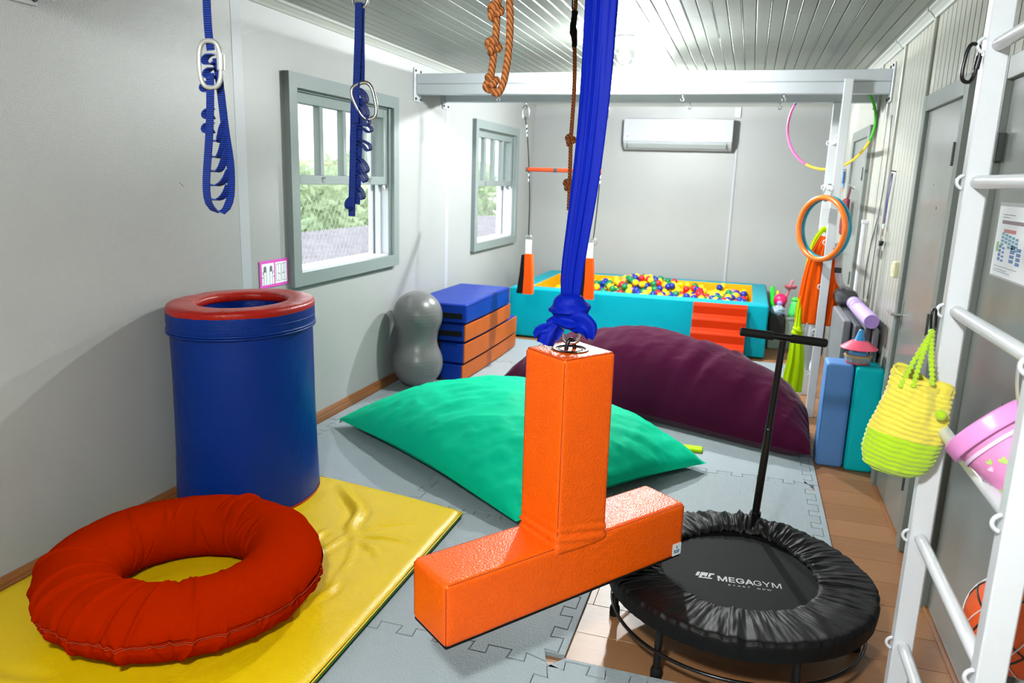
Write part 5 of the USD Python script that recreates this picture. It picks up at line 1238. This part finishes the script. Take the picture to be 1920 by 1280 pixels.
def chart():
    y0, y1, z0, z1 = 2.49, 2.845, 1.292, 1.512; X = XR - .0065
    t = thing('wall_chart', 'white printed chart in a clear sleeve on the near door', 'chart', (X, (y0 + y1) / 2, z0))
    F = lambda m, d=0: onto(move(m, (0, 0, d)), (X, y1, z0), (0, -1, 0), (0, 0, 1))
    part(t, 'sleeve', F(ext(sbox(-.006, -.006, y1 - y0 + .006, z1 - z0 + .012), .0009)), m_clear, False)
    part(t, 'sheet', F(ext(sbox(0, 0, y1 - y0, z1 - z0), .0007), .0009), m_pwhite, False)
    R = dict(title_bar=((128, 104, 116), [(.045, .165, .30, .176)]), heading_bar=((190, 110, 112), [(.075, .138, .19, .149)]), line_text=((150, 154, 166), [(.045, .192, .16, .195), (.045, .184, .11, .187), (.03, .03, .25, .032), (.03, .02, .16, .022), (.03, .014, .19, .016)]),
             cyan_box=((92, 160, 186), []), blue_box=((86, 124, 190), []), green_box=((140, 190, 104), [(.022, .076, .044, .106)]))
    for i in range(4): R['cyan_box'][1].extend([(.062 + k * .034, .130 - .011 * i - .003 * k, .088 + k * .034, .138 - .011 * i - .003 * k) for k in range(5) if not (k == 1 and i == 3)])
    for i in range(4): R['blue_box'][1].extend([(.05, .088 - .013 * i, .075, .098 - .013 * i), (.085, .086 - .013 * i, .107, .093 - .013 * i), (.165, .092 - .014 * i, .205, .102 - .014 * i), (.225, .088 - .014 * i, .262, .098 - .014 * i)])
    for nm, (c, rs) in R.items():
        part(t, nm, F(cat(*[ext(sbox(*r), .0004) for r in rs]), .0016), M('chart_' + nm, c, .5), False, kind='stuff')
chart()
sw = thing('light_switch', 'cream surface-mounted light switch beside the grey door', 'light switch', (XR - .01, 4.385, 1.1))
part(sw, 'box', bx(XR - .036, XR, 4.355, 4.425, 1.10, 1.185, .006), M('cream_plastic', (222, 214, 176), .35), False)
part(sw, 'rocker', bx(XR - .040, XR - .034, 4.372, 4.408, 1.125, 1.16, .003), M('cream_plastic2', (228, 222, 190), .3), False)
def lanyard():
    t = thing('lanyard', 'navy lanyard with whistle hanging on the right wall', 'lanyard', (XR - .02, 4.93, 1.18))
    X = XR - .016
    part(t, 'nail', rod((XR + .01, 4.90, 1.655), (XR - .025, 4.90, 1.66), .003, 8), m_dsteel, True)
    nv = M('navy_webbing', (22, 30, 120), .6); pk = M('pink_webbing', (226, 150, 140), .6)
    part(t, 'band', cat(ribbon(spline([(X, 4.90, 1.645), (X, 4.903, 1.60), (X - .003, 4.913, 1.50), (X - .003, 4.93, 1.36)], 30), .018, .003, (0, 1, 0)), ribbon(spline([(X - .004, 4.90, 1.645), (X - .006, 4.915, 1.60), (X - .007, 4.935, 1.50), (X - .006, 4.952, 1.36)], 30), .014, .002, (0, 1, .0))), nv, 40)
    part(t, 'edge', ribbon(spline([(X - .001, 4.905, 1.60), (X - .001, 4.932, 1.50), (X - .001, 4.965, 1.33), (X - .001, 4.968, 1.28)], 20), .006, .002, (0, 1, 0)), pk, 40)
    part(t, 'end_sleeve', bx(X - .010, X + .002, 4.915, 4.962, 1.325, 1.352, .002), m_white, False)
    part(t, 'hook', tube(spline([(X, 4.938, 1.325), (X - .002, 4.943, 1.30), (X - .002, 4.955, 1.285), (X - .002, 4.945, 1.265)], 20), .0025, 7), m_steel, True)
    part(t, 'whistle', cat(move(trimesh.creation.cylinder(.016, .02, sections=20), (X - .006, 4.945, 1.24), ry=PI / 2), bx(X - .016, X + .004, 4.905, 4.945, 1.24, 1.256, .003)), m_dsteel, 40)
    part(t, 'badge', bx(X - .004, X, 4.99, 5.05, 1.155, 1.205, .002), m_greyv, False)
lanyard()
t = thing('hanging_peg', 'pale blue clip hanging on the wall behind the far ladder', 'clip', (XR - .02, 7.4, 1.55))
part(t, 'jaw', cat(bx(XR - .03, XR - .018, 7.36, 7.44, 1.60, 1.72, .004), bx(XR - .018, XR - .006, 7.38, 7.43, 1.56, 1.70, .004)), M('pale_blue_plastic', (96, 156, 216), .4), False)
part(t, 'tip', bx(XR - .022, XR - .012, 7.39, 7.41, 1.52, 1.565, .003), M('wood_tip', (190, 150, 110), .6), False)
part(t, 'nail', rod((XR + .01, 7.4, 1.715), (XR - .034, 7.4, 1.72), .003, 8), m_dsteel, True)
t = thing('coat_bag', 'dark maroon cloth bag hanging on the far grey door', 'bag', (XR - .03, 6.5, 1.2))
part(t, 'body', displaced(move(softbox((.035, .20, .28), .014, (4, 14, 18)), (XR - .052, 6.62, 1.33)), lambda v: .008 * (fbm(v * 14, 3) - .5) + .006 * np.sin(v[:, 1] * 90)), M('maroon_cloth', (110, 26, 44), .7), True)
part(t, 'strap', tube(spline([(XR - .05, 6.66, 1.46), (XR - .035, 6.66, 1.53), (XR - .03, 6.64, 1.565), (XR - .035, 6.61, 1.53), (XR - .05, 6.58, 1.46)], 24), .005, 7), M('maroon_strap', (90, 22, 36), .7), True)
single('door_hook', cat(move(trimesh.creation.cylinder(.012, .004, sections=14), (XR - .008, 6.64, 1.56), ry=PI / 2), tube(spline([(XR - .008, 6.64, 1.56), (XR - .03, 6.64, 1.555), (XR - .045, 6.64, 1.57), (XR - .045, 6.64, 1.585)], 16), .0035, 8)), m_steel, 'small steel hook on the far grey door', 'hook', True)
def cable():
    t = thing('grey_cable', 'thin grey cable loop hanging against the right wall by the door', 'cable', (XR - .006, 5.3, .8))
    part(t, 'wire', tube(spline([(XR - .006, 5.27, 2.0), (XR - .006, 5.27, 1.42), (XR - .006, 5.33, 1.33), (XR - .008, 5.43, 1.16), (XR - .008, 5.47, .95), (XR - .008, 5.44, .84)], 50), .0035, 7), m_greyv, True)
    part(t, 'wire', tube(spline([(XR - .007, 5.27, 1.42), (XR - .007, 5.235, 1.30), (XR - .007, 5.24, 1.10), (XR - .007, 5.28, .86)], 40), .0035, 7), m_greyv, True)
cable()

# ================================================================== RIGHT SIDE, FLOOR
def foam_block(x0, x1, y0, y1, z1, mat, label):
    m = softbox((x1 - x0, y1 - y0, z1 - .001), .018, (8, 8, 18)); m = displaced(m, lambda v: .004 * (fbm(v * 6 + x0 * 9, 3) - .5)); m.apply_translation([(x0 + x1) / 2, (y0 + y1) / 2, (z1 + .001) / 2])
    t = thing('foam_block', label, 'foam block', ((x0 + x1) / 2, (y0 + y1) / 2, 0)); part(t, 'cover', m, mat, True)
    e = .0035
    for x in (x0 + e, x1 - e): part(t, 'piping', tube([(x, y0 + e, .02), (x, y0 + e, z1 / 2), (x, y0 + e, z1 - .02)], .0022, 6), mat, True)
foam_block(.494, .636, 4.40, 4.575, .603, m_bluefoam, 'slate blue upright foam block beside the plum bag')
foam_block(.644, .786, 4.375, 4.56, .600, m_tealb, 'turquoise upright foam block by the right wall')
def toy():
    c = (.655, 4.47, .6035); t = thing('stacking_toy', 'toy spire with pink disc on top of the two foam blocks', 'toy', c)
    bl = M('toy_blue', (58, 140, 200), .25); cl = M('toy_clear', (190, 196, 204), .15, trans=.6)
    part(t, 'base', lathe([(0, 0), (.062, 0), (.062, .006), (.068, .012), (.070, .05), (.066, .054), (0, .054)], 12, c), cl, 20, label='clear faceted base')
    part(t, 'foot_rim', lathe([(.060, .0), (.065, .002), (.065, .009), (.060, .011)], 12, c, close=True), M('toy_red', (196, 60, 84), .3), 20)
    part(t, 'gold_band', lathe([(.062, .040), (.073, .040), (.075, .046), (.062, .048)], 12, c, close=True), M('toy_gold', (216, 168, 60), .3), 20, label='gold band')
    part(t, 'drum', lathe([(0, .054), (.052, .054), (.040, .098), (0, .098)], 8, c), bl, 10, label='blue faceted drum')
    part(t, 'disc', lathe([(0, .098), (.050, .088), (.097, .084), (.098, .088), (.045, .126), (.026, .13), (0, .131)], 40, c), M('toy_pink', (222, 84, 112), .35), 30, label='pink disc')
    part(t, 'spire', lathe([(0, .128), (.030, .128), (.012, .185), (.006, .19), (0, .191)], 8, c), bl, 10, label='blue spire')
toy()
for x0, x1, y0, y1, z1, lb, mt in ((.586, .634, 4.70, 5.30, .80, 'light grey folded mat panel nearest the far ladder, leaning by the wall', m_greyv), (.640, .684, 4.62, 5.55, .79, 'dark grey mat panel second from the far ladder', m_dgreyv), (.689, .728, 4.60, 5.60, .785, 'dark grey mat panel third from the far ladder', m_dgreyv), (.733, .770, 4.59, 5.62, .78, 'grey mat panel touching the right wall', m_greyv)):
    m = softbox((x1 - x0, y1 - y0, z1 - .002), .014, (4, 16, 14)); m = displaced(m, lambda v: .004 * (fbm(v * 5 + x0 * 30, 3) - .5)); m.apply_translation([(x0 + x1) / 2, (y0 + y1) / 2, z1 / 2 + .001])
    t = thing('mat_panel', lb, 'mat', ((x0 + x1) / 2, (y0 + y1) / 2, 0)); part(t, 'cover', m, mt, True)
    part(t, 'piping', tube([(x0 + .004, y0 + .003, .02), (x0 + .004, y0 + .003, z1 / 2), (x0 + .006, y0 + .004, z1 - .012), (x0 + .012, y0 + .3, z1 - .003)], .0028, 6), mt, True)
t = thing('foam_roller', 'lilac foam roller lying on the grey mat panels', 'foam roller', (.70, 4.9, .79))
part(t, 'roll', tube([(.706, 4.50, .836), (.706, 4.52, .8365), (.70, 4.9, .835), (.70, 5.23, .834), (.70, 5.25, .834)], [.038, .042, .042, .042, .038], 28), m_lilac, 50)
part(t, 'end_face', rod((.706, 4.4985, .836), (.706, 4.503, .836), .0385, 28), m_lilac2, 40, label='darker end face')
part(t, 'band', tube([(.70, 5.10, .8345), (.70, 5.106, .8345), (.70, 5.112, .8345)], .0428, 28), m_dgreyv, 40)
single('tool_bag', displaced(move(softbox((.13, .30, .09), .03, (8, 12, 8)), (.665, 5.44, .85)), lambda v: .02 * (fbm(v * 14, 3) - .5)), M('dark_grey_cloth', (88, 88, 92), .7), 'crumpled dark grey cloth lying behind the lilac roller', 'cloth', True)

# far right corner behind the ladder
m_bin = M('pale_green_plastic', (132, 150, 136), .4); m_blk = M('black_crate', (18, 18, 20), .5)
R45 = trimesh.transformations.rotation_matrix(PI / 4, [0, 0, 1], [.512, 7.72, 0])
t = thing('waste_bin', 'pale green plastic bin in the far right corner', 'bin', (.512, 7.72, 0))
part(t, 'body', lathe([(0, .002), (.075, .002), (.105, .30), (.100, .30), (.072, .01), (0, .01)], 4, (.512, 7.72, 0)).apply_transform(R45), m_bin, 20)
part(t, 'rim', lathe([(.098, .295), (.114, .295), (.116, .315), (.100, .318)], 4, (.512, 7.72, 0), close=True).apply_transform(R45), m_bin, 20)
t = thing('storage_box', 'low pale green box right of the ball pit', 'box', (.40, 7.75, 0))
part(t, 'body', bx(.285, .43, 7.60, 7.90, .001, .13, .01), m_bin, False)
part(t, 'lid', bx(.278, .436, 7.59, 7.91, .13, .145, .004), m_bin, False)
t = thing('black_crate', 'black crate on the pale green box by the ball pit', 'crate', (.40, 7.76, .145))
for a in ((.285, .292, 7.61, 7.89), (.423, .43, 7.61, 7.89), (.292, .423, 7.61, 7.617), (.292, .423, 7.883, 7.89)): part(t, 'side', bx(a[0], a[1], a[2], a[3], .147, .33, .002), m_blk, False)
part(t, 'bottom', bx(.286, .429, 7.611, 7.889, .146, .152), m_blk, False)
single('plastic_bag', displaced(move(trimesh.creation.icosphere(4, 1), (0, 0, 0)), lambda v: .5 * (fbm(v * 2.6, 4) - .5)).apply_scale([.07, .06, .05]).apply_translation((.36, 7.655, .375)), M('grey_bag_plastic', (170, 184, 186), .2, .5, mottle=(16, (110, 160, 196), .9)), 'crumpled translucent plastic bag in the black crate', 'bag', True)
single('toy_ball', ball((.455, 7.83, .455), .062, 4), M('hot_pink', (236, 24, 96), .35), 'hot pink ball with lilac spot in the black crate', 'ball', True) if False else None
t = thing('toy_ball', 'hot pink toy ball with lilac knob in the corner crate', 'ball', (.378, 7.775, .40))
part(t, 'shell', ball((.378, 7.775, .462), .064, 4), M('hot_pink', (236, 24, 96), .35), True)
part(t, 'knob', ball((.373, 7.718, .437), .028, 3), M('lilac_plastic', (160, 130, 214), .4), True, label='lilac knob')
part(t, 'support', rod((.378, 7.775, .153), (.378, 7.775, .40), .012, 10), M('pink_stick', (220, 90, 130), .4), True)
t = thing('plastic_cone', 'bright green plastic bottle cone standing on the bin', 'cone', (.512, 7.72, .318))
part(t, 'cover_plate', lathe([(0, .308), (.097, .308), (.097, .318), (0, .318)], 4, (.512, 7.72, 0)).apply_transform(R45), m_bin, 20)
part(t, 'body', lathe([(0, .3185), (.050, .3185), (.052, .36), (.040, .44), (.030, .47), (0, .475)], 28, (.512, 7.72, 0)), M('green_plastic', (76, 204, 96), .3), True)
part(t, 'cap', lathe([(0, .470), (.034, .470), (.036, .49), (.02, .505), (0, .508)], 24, (.512, 7.72, 0)), M('green_plastic2', (70, 216, 70), .3), True)
single('bat_toy', rod((.342, 7.84, .153), (.296, 7.87, .575), .021, 14), M('neon_green', (30, 222, 40), .4), 'neon green tube standing in the black crate', 'tube', True)
single('bat_toy', rod((.365, 7.87, .153), (.352, 7.87, .54), .013, 12), M('yellow_plastic', (232, 214, 30), .4), 'yellow tube standing in the black crate', 'tube', True)
single('rattle', rod((.375, 7.63, .153), (.355, 7.63, .43), .011, 10), m_white, 'white stick standing in the black crate', 'stick', True)
t = thing('toy_scoop', 'dusty pink scoop standing in the far corner crate', 'scoop', (.41, 7.87, .15))
pkd = M('dusty_pink', (196, 108, 124), .4)
part(t, 'handle', tube(spline([(.41, 7.865, .153), (.43, 7.87, .45), (.465, 7.87, .60), (.48, 7.87, .655)], 24), .013, 10), pkd, True)
part(t, 'bowl', lathe([(0, 0), (.05, .01), (.066, .04), (.062, .04), (.046, .016), (0, .006)], 28, (.466, 7.872, .56)), pkd, True)
single('backpack', displaced(move(softbox((.18, .22, .34), .05, (10, 12, 16)), (.69, 7.60, .172)), lambda v: .02 * (fbm(v * 9, 3) - .5)), M('navy_cloth', (22, 34, 80), .7, mottle=(6, (30, 44, 96), .8)), 'navy blue bag on the floor of the far right corner', 'bag', True)
single('bag_patch', displaced(move(softbox((.09, .02, .06), .009, (8, 3, 6)), (.655, 7.474, .23)), lambda v: .004 * (fbm(v * 20, 2) - .5)), M('patch_orange', (216, 110, 60), .6), 'orange pouch on the navy bag in the far corner', 'pouch', True)
single('black_case', bx(.64, .74, 8.1, 8.3, .001, .62, .012), m_blk, 'tall black case against the back wall corner', 'case', False)
